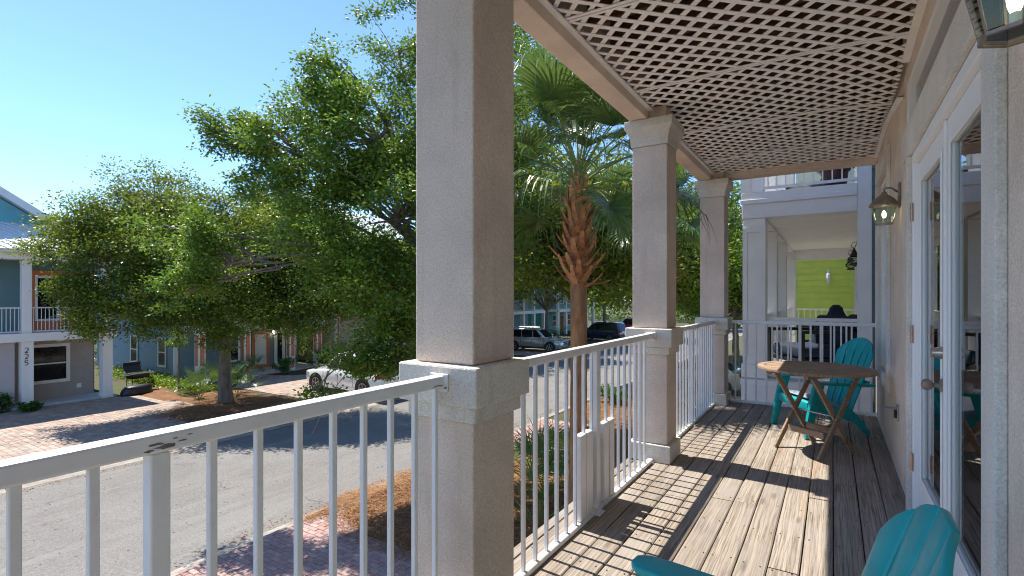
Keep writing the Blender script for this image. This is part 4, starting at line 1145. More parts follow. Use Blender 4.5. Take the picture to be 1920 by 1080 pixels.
# planter upstairs
t = thing('planter', 'maroon bowl planter on the upper porch rail next door', 'planter', (.02, YN+.35, 3.061))
M['maroon'] = plain('maroon_glaze', (.10, .03, .03), .4, .1)
MB().lathe([(.12, 0), (.16, .05), (.18, .25), (.26, .30), (.26, .33)], 16).build('bowl', M['maroon'], t, smooth=40)
gg = np.random.default_rng(5); n = 260
c = np.stack([gg.normal(0, .10, n), gg.normal(0, .10, n), .42 + gg.normal(0, .10, n)], 1)
a = gg.uniform(0, 6.28, n); d = np.stack([np.cos(a), np.sin(a), gg.normal(.2, .4, n)], 1)*.07; s = np.stack([-np.sin(a), np.cos(a), gg.normal(0, .3, n)], 1)*.025
PLANTER_LEAVES = (t, np.stack([c-d, c+s, c+d, c-s], 1))
t = thing('low_bench', 'low dark slatted bench on the upper porch next door', 'bench', (-.38, YN+.55, 3.061))
for i in range(4): MB().box(-.28, .28, -.16 + i*.085, -.09 + i*.085, .11, .13).build('slat', M['black'], t)
for x in (-.25, .25): MB().box(x-.02, x+.02, -.15, .15, 0, .109).build('leg', M['black'], t)
# ================================================================ CARS, GRILL
def paint(name, c, metal=0.0): return plain(name, c, .22, .03, 2, 0, 80, 0, Metallic=metal, Coat_Weight=1.0, Coat_Roughness=.05)
M['paint_white'] = paint('white_car_paint', (.90, .90, .89))
M['paint_silver'] = paint('silver_car_paint', (.50, .50, .49), .5)
M['paint_navy'] = paint('navy_car_paint', (.03, .05, .085), .3)
M['paint_red'] = paint('red_car_paint', (.45, .02, .03), .2)
M['paint_grey'] = paint('pale_grey_car_paint', (.55, .57, .58), .4)
M['tyre'] = plain('tyre_rubber', (.02, .02, .02), .8, .2)
M['rim'] = plain('alloy_rim', (.40, .40, .41), .3, .1, 30, 0, 80, 0, Metallic=.8)
M['cladding'] = plain('black_cladding', (.025, .025, .027), .6, .15)
M['tail'] = plain('tail_light_red', (.42, .015, .02), .15, .1)
M['lens'] = plain('headlight_lens', (.55, .58, .62), .1, .1)
M['chrome'] = plain('chrome_trim', (.75, .75, .76), .12, .02, 9, 0, 80, 0, Metallic=1.0)
M['plate'] = plain('licence_plate', (.68, .68, .66), .4, .04)
def car(label, loc, rz, pm, L=4.95, W=1.94, H=1.76, dark_trim=True, sedan=False):
    """x forward, y left, z up from the road"""
    t = thing('parked_car', label, 'car', loc, rz, 'cars parked on the driveways')
    hw = W/2; F = L/2; Rr = -L/2
    belt = 1.02 if not sedan else .92; hood = belt - .03
    fa, ra = F - .93, Rr + 1.02         # axles
    wr = .375 if not sedan else .33
    # lower body: stations of (x, half width, z low, z shoulder, z top)
    st = [(F, hw*.70, .40, .60, .70), (F-.06, hw*.84, .30, .70, .82), (F-.22, hw*.94, .26, .80, hood-.07), (F-.55, hw*.99, .25, .86, hood-.02), (F-1.0, hw, .24, .90, hood+.02),
          (F-1.45, hw, .24, .93, belt+.03), (0, hw, .24, .94, belt+.05), (Rr+1.2, hw, .24, .96, belt+.06), (Rr+.5, hw*.995, .26, .97, belt+.06), (Rr+.16, hw*.97, .30, .96, belt+.04), (Rr+.03, hw*.92, .36, .90, belt-.02), (Rr, hw*.86, .44, .78, belt-.12)]
    b = MB(); K = 12
    for (x, w, zl, zs, zt) in st:
        half = [(w*.86, zl), (w*.985, zl+.14), (w, (zl+zs)/2+.03), (w*.99, zs), (w*.94, zt-.03), (w*.60, zt)]
        for y, z in half: b.v.append((x, y, z))
        for y, z in half[::-1]: b.v.append((x, -y, z))
    for i in range(len(st)-1):
        for k in range(K): b.face((i*K+k, i*K+(k+1) % K, (i+1)*K+(k+1) % K, (i+1)*K+k))
    b.face(range(K)); b.face([(len(st)-1)*K+k for k in range(K)][::-1])
    body = b.build('body', pm, t, smooth=42)
    # cabin
    if sedan: lo = (F-1.35, Rr+.55, hw*.90); hi = (F-2.15, Rr+1.25, hw*.66); HZ = H
    else: lo = (F-1.30, Rr+.10, hw*.92); hi = (F-2.05, Rr+.42, hw*.74); HZ = H
    zb = belt + .02
    secs = [(lo[0], lo[1], lo[2], zb), (lo[0]*.5+hi[0]*.5, lo[1]*.5+hi[1]*.5, lo[2]*.5+hi[2]*.5+.025, (zb+HZ)/2), (hi[0]+.05, hi[1]-.03, hi[2]+.03, HZ-.06), (hi[0]-.10, hi[1]+.06, hi[2]-.07, HZ)]
    c = MB()
    for (xf, xr, w, z) in secs:
        xm = (xf*.45 + xr*.55)
        ring = [(xf, w*.86), (xf-.10, w), (xm, w*1.01), (xr+.08, w), (xr, w*.88)]
        for x, y in ring: c.v.append((x, y, z))
        for x, y in ring[::-1]: c.v.append((x, -y, z))
    for i in range(3):
        for k in range(10): c.face((i*10+k, i*10+(k+1) % 10, (i+1)*10+(k+1) % 10, (i+1)*10+k))
    c.face([30+k for k in range(10)]); c.face(list(range(10))[::-1])
    c.build('cabin', pm, t, smooth=45)
    # glass panels, proud of the cabin
    def at(f, z):            # cabin edges at height z
        k = (z-zb)/((HZ-.06)-zb)
        return (lo[0]*(1-k) + (hi[0]+.05)*k, lo[1]*(1-k) + (hi[1]-.03)*k, lo[2]*(1-k) + (hi[2]+.03)*k + .022*math.sin(math.pi*k))
    z0, z1 = zb+.05, HZ-.13
    a, d = at(0, z0), at(0, z1)
    def quad(name, pts, nn, mt=None):
        nn = Vector(nn)*.012; m = MB(); n = len(pts)
        m.v = [tuple(Vector(p)+nn) for p in pts] + [tuple(Vector(p)-nn*1.5) for p in pts]
        m.face(range(n)); m.face([n+i for i in range(n)][::-1])
        for i in range(n): m.face((i, (i+1) % n, n+(i+1) % n, n+i))
        return m.build(name, mt or M['dark_glass'], t)
    quad('windscreen', [(a[0], -a[2]*.84, z0), (a[0], a[2]*.84, z0), (d[0], d[2]*.84, z1), (d[0], -d[2]*.84, z1)], (.8, 0, .6))
    quad('rear_window', [(a[1], -a[2]*.82, z0+.05), (a[1], a[2]*.82, z0+.05), (d[1], d[2]*.82, z1), (d[1], -d[2]*.82, z1)], (-.95, 0, .3))
    for s in (-1, 1):
        xs0 = [a[0]-.22, F-2.35, F-3.3, a[1]+.22]; xs1 = [d[0]-.16, F-2.40, F-3.32, d[1]+.20]
        for i in range(3):
            quad('side_window', [(xs0[i]-.03, s*a[2]*1.008, z0), (xs0[i+1]+.05, s*a[2]*1.012, z0), (xs1[i+1]+.05, s*d[2]*1.012, z1), (xs1[i]-.03, s*d[2]*1.008, z1)], (0, s, .25))
        # sills, arches, wheels
        MB().box(ra+wr+.1, fa-wr-.1, s*hw-.02, s*hw+.006, .24, .40).build('sill', M['cladding'] if dark_trim else pm, t, .008)
        for xa in (fa, ra):
            q = MB(); n = 20; ro = wr+.085
            pts = [(xa + ro*math.cos(math.pi*k/n), .375+ro*math.sin(math.pi*k/n) - (.375-wr)) for k in range(n+1)]
            ptsb = [(xa + ro, .22)] + pts + [(xa - ro, .22)]
            q.prism(ptsb, s*hw*.94, s*(hw+.004), 'y').build('wheel_arch', M['cladding'], t)
            w = MB(); w.lathe([(wr*.55, -.11), (wr*.92, -.115), (wr, -.08), (wr, .08), (wr*.92, .115), (wr*.55, .11)], 28)
            w.v = [(xa + p[0], s*(hw-.105) + p[2]*s, wr + p[1]) for p in w.v]
            wo = w.build('wheel', M['tyre'], t, smooth=40)
            rm = MB()
            rm.lathe([(wr*.66, .0), (wr*.66, .118), (wr*.58, .112), (wr*.56, .07), (wr*.2, .075), (wr*.16, .11), (.02, .112)], 24)
            rm.v = [(xa + p[0], s*(hw-.105) + p[2]*s, wr + p[1]) for p in rm.v]
            ro_ = rm.build('rim', M['rim'], wo, smooth=40)
            sp = MB()
            for k in range(5):
                an = 2*math.pi*k/5 + .3
                sp.bar((xa + .07*math.cos(an), s*(hw+.006), wr + .07*math.sin(an)), (xa + wr*.62*math.cos(an), s*(hw+.008), wr + wr*.62*math.sin(an)), .055, .02, up=(0, 1, 0))
            sp.build('spokes', M['rim'], wo)
        # mirror, handles, door seams, roof rail, lamps
        MB().box(F-1.62, F-1.44, s*(hw-.01)-.0, s*(hw+.17), belt+.08, belt+.23).build('mirror', pm, t, .03, 2)
        for x in (F-2.30, F-3.28): MB().box(x-.10, x+.10, s*hw*.985-.004, s*hw*.985+.022, .84, .87).build('door_handle', M['chrome'] if not dark_trim else pm, t, .006)
        for x in (F-1.42, F-2.38, F-3.34): MB().box(x-.005, x+.005, s*hw-.012, s*hw+.0025, .42, .93).build('door_seam', M['cladding'], t)
        if not sedan: MB().tube([(hi[0]-.2, s*(hi[2]-.05), HZ-.02), (hi[0]-.35, s*(hi[2]-.05), HZ+.035), (hi[1]+.35, s*(hi[2]-.05), HZ+.035), (hi[1]+.2, s*(hi[2]-.05), HZ-.02)], .018, 6).build('roof_rail', M['chrome'], t)
        MB().prism([(F-.03, s*hw*.50), (F-.05, s*hw*.78), (F-.20, s*hw*.945), (F-.42, s*hw*.99), (F-.42, s*hw*.90), (F-.14, s*hw*.50)], .70, .84, 'z').build('headlight', M['lens'], t, .01)
        MB().prism([(Rr-.018, s*hw*.50), (Rr-.018, s*hw*.86), (Rr+.10, s*hw*.965), (Rr+.30, s*hw*1.004), (Rr+.30, s*hw*.9), (Rr+.1, s*hw*.50)], .84, 1.0, 'z').build('tail_light', M['tail'], t, .012)
    MB().box(F-.10, F+.012, -hw*.48, hw*.48, .56, .80).build('grille', M['cladding'], t, .02, 2)
    for z in (.62, .68, .74): MB().box(F+.0125, F+.018, -hw*.44, hw*.44, z-.008, z+.008).build('grille_bar', M['chrome'], t)
    MB().box(F-.20, F+.005, -hw*.70, hw*.70, .26, .40).build('front_bumper', M['cladding'], t, .03, 2)
    MB().box(Rr-.03, Rr+.2, -hw*.80, hw*.80, .34, .58).build('rear_bumper', M['cladding'] if dark_trim else pm, t, .04, 2)
    MB().box(Rr-.036, Rr-.031, -.16, .16, .66, .78).build('number_plate', M['plate'], t)
    return t
RZ = GZ + .092
car('white sport utility car with a red tail light half hidden by oak leaves', (-17.95, 15.62, RZ), R(180), M['paint_white'], dark_trim=False)
car('silver sport utility car facing the street beside the palm', (-19.7, 34.9, RZ), R(6), M['paint_silver'])
car('dark blue sport utility car seen from behind past the palm trunk', (-18.9, 46.3, RZ), R(172), M['paint_navy'])
car('red car mostly hidden behind the middle column', (-19.6, 57.0, RZ), R(175), M['paint_red'])
car('pale grey sedan parked below, seen through the far railing', (-5.3, 24.2, RZ), R(176), M['paint_grey'], 4.7, 1.82, 1.45, True, True)

# charcoal grill on a cart with its lid open, and a covered bundle in front
t = thing('charcoal_grill', 'black cart grill with open lid beside the corner house', 'grill', (-26.2, 10.45, GZ+.06), R(8)); t.scale = (.85, .85, .85)
fb = MB(); n = 14
MB().prism([(-.30, .98), (-.30, .86), (-.22, .72), (.22, .72), (.30, .86), (.30, .98)], -.42, .42, 'y').build('firebox', M['black'], t, .015, 2)
MB().prism([(-.32, 1.0), (-.46, 1.12), (-.56, 1.34), (-.50, 1.54), (-.47, 1.53), (-.52, 1.34), (-.43, 1.14), (-.30, 1.02)], -.42, .42, 'y').build('lid', M['black'], t, .006)
MB().tube([(-.45, -.2, 1.56), (-.41, -.2, 1.60), (-.41, .2, 1.60), (-.45, .2, 1.56)], .012, 6).build('lid_handle', M['chrome'], t)
for s in (-1, 1):
    MB().box(-.26, .26, s*.62-.19, s*.62+.19, .93, .955).build('side_shelf', M['black'], t, .005)
    for x in (-.25, .25): MB().tube([(x, s*.40, 0), (x, s*.40, .75)], .018, 6).build('leg', M['black'], t)
MB().box(-.26, .26, -.42, .42, .16, .185).build('lower_shelf', M['black'], t)
MB().lathe([(.03, 0), (.035, .02), (.035, .14), (.012, .18), (.012, .22)], 10, (0, -.62, .956)).build('bottle', M['white_paint'], t, smooth=40)
for i in range(9): MB().tube([(-.27, -.38 + i*.095, .985), (.27, -.38 + i*.095, .985)], .006, 5).build('grate_bar', M['grey_metal'], t)
cv = MB()
for z, k in ((0, 1.0), (.12, 1.03), (.26, .98), (.36, .9), (.41, .7), (.42, .3)):
    for i in range(16):
        a = 2*math.pi*i/16; w = 1 + .08*math.sin(3*a + z*9)
        cv.v.append((.30*k*w*math.cos(a), .62*k*w*math.sin(a), z))
for j in range(5):
    for i in range(16): cv.face((j*16+i, j*16+(i+1)%16, (j+1)*16+(i+1)%16, (j+1)*16+i))
cv.face([80+i for i in range(16)]); cv.face(list(range(16))[::-1])
o = cv.build('covered_bundle', M['black'], None, smooth=True); o.location = (-25.5, 10.15, GZ+.062); o.rotation_euler = (0, 0, R(12))
tag(o, 'low black tarpaulin bundle in front of the charcoal grill', 'bundle')
# ================================================================ TREES AND PLANTS
def bark_mat(name, a, b):
    t = NT(name); p = t.pos()
    n = t.noise(t.scale(p, (9, 9, 2.2)), 1.0, 6, .7)
    col = t.mix(t.map(n, .35, .65), a, b)
    col = t.mix(t.math('MULTIPLY', t.map(t.noise(p, 3, 4), .5, .7), .5), col, (.17, .19, .15))
    return t.fin(col, .95, t.bump(n, .9, .03))
M['bark'] = bark_mat('oak_bark', (.10, .08, .062), (.25, .205, .155))
M['oak_leaf'] = leaf_mat('oak_leaves', (.032, .075, .012), (.10, .188, .02), (.31, .35, .045), .34, .42)
M['oak_leaf2'] = leaf_mat('oak_leaves_bright', (.035, .10, .014), (.095, .205, .022), (.26, .365, .05), .34, .42)
M['oak_far'] = leaf_mat('oak_leaves_far', (.05, .12, .015), (.115, .225, .028), (.26, .34, .05), .28, .4)
M['shrub_leaf'] = leaf_mat('shrub_leaves', (.02, .07, .012), (.05, .14, .02), (.11, .23, .03), .3, .4)
M['lime_leaf'] = leaf_mat('lime_ground_leaves', (.09, .17, .012), (.17, .28, .02), (.26, .36, .04), .35, .45)
M['palm_leaf'] = leaf_mat('palm_fronds', (.035, .09, .025), (.08, .165, .04), (.20, .28, .09), .22, .32)
M['palm_dry'] = leaf_mat('dry_fronds', (.24, .15, .06), (.36, .23, .10), (.44, .32, .16), .2, .6)
M['petiole'] = plain('palm_petiole', (.15, .21, .05), .5, .2, 8)
M['boot'] = plain('palm_boots', (.46, .215, .095), .85, .42, 14, .6, 60, .45)
M['palm_trunk'] = bark_mat('palm_trunk_bark', (.20, .095, .04), (.44, .22, .095))
PLV = PLANTER_LEAVES
link('foliage', quads_mesh('foliage', PLV[1], M['shrub_leaf']), PLV[0])

def leaf_quads(g, cen, L, W, up=.35, out=None):
    """numpy leaves: small folded lozenges, randomly turned"""
    n = len(cen)
    d = g.normal(0, 1, (n, 3)); d[:, 2] = d[:, 2]*.6 - .15
    if out is not None: d += out*.8
    d /= np.linalg.norm(d, axis=1, keepdims=True)
    nr = g.normal(0, 1, (n, 3)); nr[:, 2] += up*2.2
    s = np.cross(d, nr); s /= np.linalg.norm(s, axis=1, keepdims=True) + 1e-9
    nn = np.cross(s, d)
    l = (L*g.uniform(.65, 1.25, n))[:, None]; w = (W*g.uniform(.7, 1.25, n))[:, None]
    a = cen; t = cen + d*l
    m = cen + d*l*.45
    fold = nn*w*.25
    return np.stack([a, m + s*w/2 + fold, t, m - s*w/2 + fold], 1)

def oak(name, label, base, forks, lobes, seed, leaf=.075, per=110, clumps=26, spread=.30, mat=None, trunk_r=.24, dens=1.0, cat='tree', group=None, twig=True, gap=-.22):
    """trunk -> limbs to every lobe -> branches to leaf clumps; lobes = (x,y,z,r[,density])"""
    g = np.random.default_rng(seed); rr = random.Random(seed)
    root = thing(name, label, cat, base, 0, group); B = Vector(base)
    tr = MB(); fork = Vector(forks[-1])
    tp = [B + Vector((0, 0, -.15))] + [Vector(f) for f in forks]
    # trunk with flare
    pts = []; rad = []
    N = 12
    for i in range(N+1):
        f = i/N*(len(tp)-1); k = min(int(f), len(tp)-2); u = f-k
        p = tp[k].lerp(tp[k+1], u) + Vector((rr.uniform(-1, 1), rr.uniform(-1, 1), 0))*.02
        pts.append(p); rad.append(trunk_r*(1.0 - .42*i/N + .45*math.exp(-i*.9)))
    tr.tube(pts, rad, 12)
    tk = tr.build('trunk', M['bark'], root, smooth=True, world=True)
    br = MB(); C = []; O = []
    for lb in lobes:
        c = Vector(lb[:3]); r = lb[3]; dn = lb[4] if len(lb) > 4 else 1.0
        dist = (c-fork).length
        mid = fork.lerp(c, .5) + Vector((rr.uniform(-.14, .14), rr.uniform(-.14, .14), rr.uniform(.06, .24)))*dist
        limb = []
        for i in range(7):
            u = i/6; p = fork*(1-u)**2 + mid*2*u*(1-u) + c*u*u
            limb.append(p + Vector((rr.gauss(0, .03), rr.gauss(0, .03), rr.gauss(0, .03)))*dist*.4*math.sin(math.pi*u))
        r0 = trunk_r*.42*min(1, .35 + r/2.2)*min(1, (r/.85)**1.4)
        br.tube(limb, [r0*(1-.8*i/6) + .006 for i in range(7)], 6)
        nc = max(3, int(clumps*r*r*dn))
        for q in range(nc):
            d = g.normal(0, 1, 3); d /= np.linalg.norm(d); k = g.uniform(.12, 1)**.45
            if rr.random() < .14: k *= rr.uniform(1.0, 1.38)
            p = c + Vector(d)*r*k*Vector((1, 1, .82)).length/1.63
            p = Vector((c.x + d[0]*r*k, c.y + d[1]*r*k, c.z + d[2]*r*k*.8))
            if mnoise.noise(p*.9 + Vector((seed, 0, 0))) < gap: continue
            if twig:
                a = limb[3 if k < .6 else 5].lerp(limb[6], rr.random())
                m = a.lerp(p, .55) + Vector((rr.gauss(0, .08), rr.gauss(0, .08), rr.uniform(0, .12)))*r
                br.tube([a, m, p], [.018 + .008*r, .010, .004], 4, False)
            np_ = int(per*rr.uniform(.55, 1.3)); sp = spread*rr.uniform(.7, 1.2)*min(1, .45 + r*.45)
            ax = g.normal(0, 1, 3); ax[2] = abs(ax[2])*.35; ax /= np.linalg.norm(ax)
            cc = np.array(p) + g.normal(0, 1, (np_, 3))*sp*np.array([.62, .62, .40]) + ax[None]*g.uniform(-1, 1, (np_, 1))*sp*1.1
            C.append(cc); O.append((cc - np.array(p))/(sp+1e-6))
    br.build('limbs', M['bark'], root, world=True)
    C = np.concatenate(C); O = np.concatenate(O)
    V = leaf_quads(g, C, leaf, leaf*.52, .45, O) - np.array(base)
    o = link('crown', quads_mesh('crown', V, mat or M['oak_leaf']), root)
    return root

O1 = [(-23.07, 6.78, 3.11, 1.1, .8), (-21.8, 7.58, 3.95, 1.4), (-20.77, 8.81, 4.95, 1.45, .9), (-20.65, 7.7, 2.24, 1.5), (-20.58, 7.16, .75, .95, .9), (-19.25, 9.17, 3.01, 1.9), (-18.98, 10.52, 4.1, 1.6), (-19.18, 8.62, 1.33, 1.35), (-17.18, 9.88, 1.6, 1.6), (-17.01, 11.17, 3.06, 1.9), (-18.87, 10.36, .0, .75), (-15.55, 10.9, 1.33, 1.3), (-16.56, 12.63, 3.55, 1.8), (-18.39, 12.07, 4.6, 1.4), (-22.81, 9.3, 3.7, 1.5), (-21.67, 11.79, 2.65, 1.8), (-16.23, 9.88, 1.06, 0.95), (-17.87, 9.1, 0.97, 0.9), (-19.5, 8.19, 0.79, 0.85), (-15.03, 10.64, 0.8, 0.9), (-14.47, 11.58, 1.33, 1.0), (-14.97, 11.86, 2.45, 1.3), (-21.56, 6.9, 1.6, 0.8)]
O2 = [(-10.4, 5.87, 4.75, .7, .7), (-9.29, 6.21, 4.49, .9, .8), (-8.4, 6.53, 5.0, .95, .9), (-7.92, 6.84, 5.7, .85, .7), (-7.57, 7.65, 6.5, .85, .55), (-7.56, 7.06, 4.48, 1.3), (-8.65, 6.73, 3.61, 1.1), (-10.03, 6.46, 3.73, .7, .8), (-6.97, 6.96, 2.96, 1.2), (-7.97, 6.57, 2.28, 1.1), (-6.85, 6.92, 1.56, 1.1), (-7.1, 6.49, .95, .7, .9), (-7.25, 6.24, .25, .45, .8), (-8.13, 6.11, -.4, .25), (-6.65, 7.12, .55, .65, .8), (-6.62, 8.83, 6.4, 1.7, .7), (-6.78, 9.44, 4.13, 1.8, .7), (-6.64, 9.05, 2.05, 1.3, .7), (-6.3, 10.6, 6.3, .9, .8), (-9.36, 6.88, 2.71, .8), (-7.13, 7.57, -1.09, .3), (-8.45, 6.27, -1.24, .2), (-6.8, 6.77, .1, .48, .8), (-7.06, 7.96, 7.48, .9, .6), (-6.74, 10.59, 5.4, 1.1, .8), (-10.7, 5.0, 2.6, .85, .8), (-9.8, 5.35, 2.0, .8, .8), (-10.3, 4.9, 1.5, .55, .8)]
oak('oak_tree', 'broad oak with a pale slanting trunk standing in front of the corner house', (-20.3, 11.1, GZ+.1), [(-20.2, 11.0, -1.6), (-19.9, 10.9, -.5), (-19.6, 10.7, .6)], O1, 11, .11, 230, 25, .40, M['oak_leaf'], .25, gap=-.30)
oak('oak_tree', 'tall oak across the foreground column, its leaves hanging over the white car', (-6.5, 8.8, GZ+.1), [(-6.45, 8.85, -1.5), (-6.6, 8.7, 0), (-6.75, 8.5, 1.6)], O2, 23, .082, 235, 44, .25, M['oak_leaf2'], .22, gap=-.17)
def ring_lobes(x, y, z, R_, n, seed, zs=.6, r=(1.2, 1.9)):
    q = random.Random(seed); L = []
    for i in range(n):
        a = q.uniform(0, 6.28); k = math.sqrt(q.random())*R_
        L.append((x + k*math.cos(a), y + k*math.sin(a), z + q.uniform(-1, 1)*R_*zs*(1 - .4*k/R_), q.uniform(*r)))
    return L
far = [('oak crown rising just behind the tall palm', (-7.05, 15.1), 3.9, 2.5, 13, .62, 'oak_leaf'), ('oak filling the gap behind the palm on the near verge', (-6.6, 22.5), 3.7, 3.7, 17, .5, 'oak_far'), ('oak rising over the white car', (-21.5, 24.0), 3.2, 4.0, 14, .65, 'oak_leaf'),
       ('oak shading the silver car', (-21.5, 30.5), 4.2, 5.0, 20, .75, 'oak_far'), ('oak over the blue cottage', (-22.3, 41.5), 5.0, 5.2, 20, .75, 'oak_far'),
       ('oak over the teal cottage', (-21.5, 53.5), 5.0, 5.6, 18, .7, 'oak_leaf'), ('oak near the end of the street', (-6.8, 38.0), 3.2, 4.4, 15, .65, 'oak_far'),
       ('oak at the far bend of the street', (-13.0, 74.0), 2.2, 6.5, 15, .5, 'oak_far'), ('bright oak beside the porch next door', (-4.6, 30.5), 2.6, 3.4, 14, .7, 'oak_far')]
for i, (lab, (x, y), z, R_, n, zs, mt) in enumerate(far):
    d = math.hypot(x, y)
    oak('oak_tree', lab, (x, y, GZ+.05), [(x+.05, y, -1.0), (x, y+.05, 1.0 if i == 0 else .1)], ring_lobes(x, y, z, R_, n, 100+i, zs), 40+i, .14 + .003*d, 100, 14, .55, M[mt], .14 if i == 0 else .22, group='street oaks further off')
# wood beyond the houses
g = np.random.default_rng(9); C = []
for i in range(1400):
    k = g.random()
    if k < .5: x, y, zt = g.uniform(-52, -40), g.uniform(8, 80), 5.5
    elif k < .8: x, y, zt = g.uniform(-45, -2), g.uniform(84, 98), 6.0
    else: x, y, zt = g.uniform(-33, -28), g.uniform(30, 37), 4.5
    z = g.uniform(GZ, zt)
    C.append(np.array([x, y, z]) + g.normal(0, 1, (34, 3))*np.array([1.0, 1.0, .8]))
tag(link('treeline', quads_mesh('treeline', leaf_quads(g, np.concatenate(C), .5, .3), M['oak_far'])), 'far wood closing the view behind the houses', 'wood', kind='stuff')

# ---------------- palms
def frond(g, length, blade, tilt_up, nseg=44, droop=.5, dry=False):
    """fan leaf in local space: petiole along +x, then a costapalmate fan folded along a drooping rib"""
    V = []; pet = []
    el = tilt_up
    p = np.array([0., 0., 0.]); steps = 10
    for i in range(steps+1):
        pet.append(p.copy()); e = el - droop*.55*(i/steps)**1.5
        p = p + np.array([math.cos(e), 0, math.sin(e)])*length/steps
    tip = pet[-1]; e_end = el - droop*.55
    ax = np.array([math.cos(e_end), 0, math.sin(e_end)]); upv = np.array([-math.sin(e_end), 0, math.cos(e_end)]); sd = np.array([0., 1., 0.])
    for k in range(nseg):
        f = -1 + 2*(k+.5)/nseg; a = f*R(118)
        L = blade*(1.0 - .30*abs(f)**2.2)*g.uniform(.92, 1.05)
        root = tip + ax*blade*.16*(1-abs(f))
        dirv = ax*math.cos(a) + sd*math.sin(a)
        fold = .38*abs(math.sin(a))
        dirv = dirv + upv*(.42*abs(math.sin(a)) + .05); dirv /= np.linalg.norm(dirv)
        lat = np.cross(dirv, upv); lat /= np.linalg.norm(lat) + 1e-9
        w0 = blade*.027; segs = 8; prev = None
        pos_ = root.copy(); dv = dirv.copy(); hang = g.uniform(.8, 3.0)*(droop*.9 + .35)
        for s in range(segs+1):
            u = s/segs; w = w0*(.45 + 1.5*u*(1-u)*1.6 if u < .5 else .45 + 1.2*(1-u))*(1 if u < .98 else .08)
            w = w0*(.5 + .9*math.sin(math.pi*min(1, u*1.15+.1)))*(1-u**2.0*.92)
            cur = (pos_ - lat*w*.5, pos_ + lat*w*.5)
            if prev is not None: V.append([prev[0], prev[1], cur[1], cur[0]])
            prev = cur
            pos_ = pos_ + dv*L/segs
            dv = dv + np.array([0, 0, -1.0])*hang*(u**1.2)*.55; dv /= np.linalg.norm(dv)
    return pet, np.array(V)
def palm(label, x, y, zc, h0, seed, nf=30, blade=1.05, group=None, boots=True, tr=.158):
    g = np.random.default_rng(seed); rr = random.Random(seed)
    t = thing('cabbage_palm', label, 'palm', (x, y, GZ+.05), 0, group)
    zb = zc - 1.95 - t.location.z; zc_ = zc - t.location.z
    m = MB(); pts = []; rad = []
    for i in range(26):
        u = i/25; pts.append((.05*math.sin(u*2.2), .03*u, u*zb - .1*(i == 0))); rad.append(tr*(1.02 + .16*math.exp(-i*.6) + .035*math.sin(i*2.7)))
    m.tube(pts, rad, 16).build('trunk', M['palm_trunk'], t, smooth=40)
    cx, cy = pts[-1][0], pts[-1][1]
    MB().tube([(cx, cy, zb-.02), (cx, cy, zb+.6), (cx, cy, zb+1.5), (cx, cy, zb+2.0)], [tr*1.05, tr*1.25, tr*1.1, tr*.4], 12).build('heart', M['boot'], t, smooth=40)
    if boots:
        n = 84
        for i in range(n):
            u = i/n; a = i*2.39996; z = zb - .12 + u*1.6
            L = rr.uniform(.34, .52)*(1 - .38*u); w = rr.uniform(.10, .15)
            o = MB(); e = rr.uniform(.2, .7) + .7*u
            if rr.random() < .16: e = rr.uniform(-.5, .1)
            r0 = tr*(.98 + .22*math.sin(math.pi*min(1, u*1.1)))
            for s in range(5):
                q = s/4; ww = w*(1 - .55*q)*(1 if q < .9 else .8); rad_ = r0 + math.cos(e + .25*q)*L*q; zz = z + math.sin(e + .25*q)*L*q; th = .022*(1-.5*q)
                for yy, dz in ((-ww/2, 0), (ww/2, 0), (ww/2*.7, th), (-ww/2*.7, th)):
                    o.v.append((rad_ - dz*math.sin(e)*.7 - (abs(yy)/ww)*.02, yy, zz + dz*math.cos(e)))
            for s in range(4):
                for c in range(4): o.face((s*4+c, s*4+(c+1)%4, s*4+4+(c+1)%4, s*4+4+c))
            o.face((0,1,2,3)); o.face((19,18,17,16))
            ca, sa = math.cos(a), math.sin(a)
            o.v = [(cx + p[0]*ca - p[1]*sa, cy + p[0]*sa + p[1]*ca, p[2]) for p in o.v]
            o.build('boot', M['boot'], t)
    for i in range(nf):
        u = i/(nf-1); el = R(90 - 98*u**1.0) + rr.uniform(-.12, .12); a = i*2.39996 + rr.uniform(-.4, .4)
        L = rr.uniform(.8, 1.35)*blade*(.72 + .35*min(1, u*2)); dr = .45 + .75*u
        pet, V = frond(g, L, blade*rr.uniform(.88, 1.1), el, 34, dr)
        ca, sa = math.cos(a), math.sin(a); rot = np.array([[ca, -sa, 0], [sa, ca, 0], [0, 0, 1]])
        off = np.array([cx, cy, zc_ - .15 - .35*u])
        V2 = V.reshape(-1, 3) @ rot.T + off
        o = link('frond', quads_mesh('frond', V2, M['palm_leaf']), t)
        pm_ = MB().tube([tuple(rot @ p + off) for p in pet], [.019*(1-.06*k) for k in range(len(pet))], 5)
        pm_.build('petiole', M['petiole'], o)
    return t
palm('tall cabbage palm with rust coloured boots between the two columns', -3.62, 7.75, 3.62, 0, 3, 46, 1.2, tr=.135)
palm('second cabbage palm half hidden behind the corner column', -3.75, 13.2, 3.75, 0, 8, 30, 1.1)

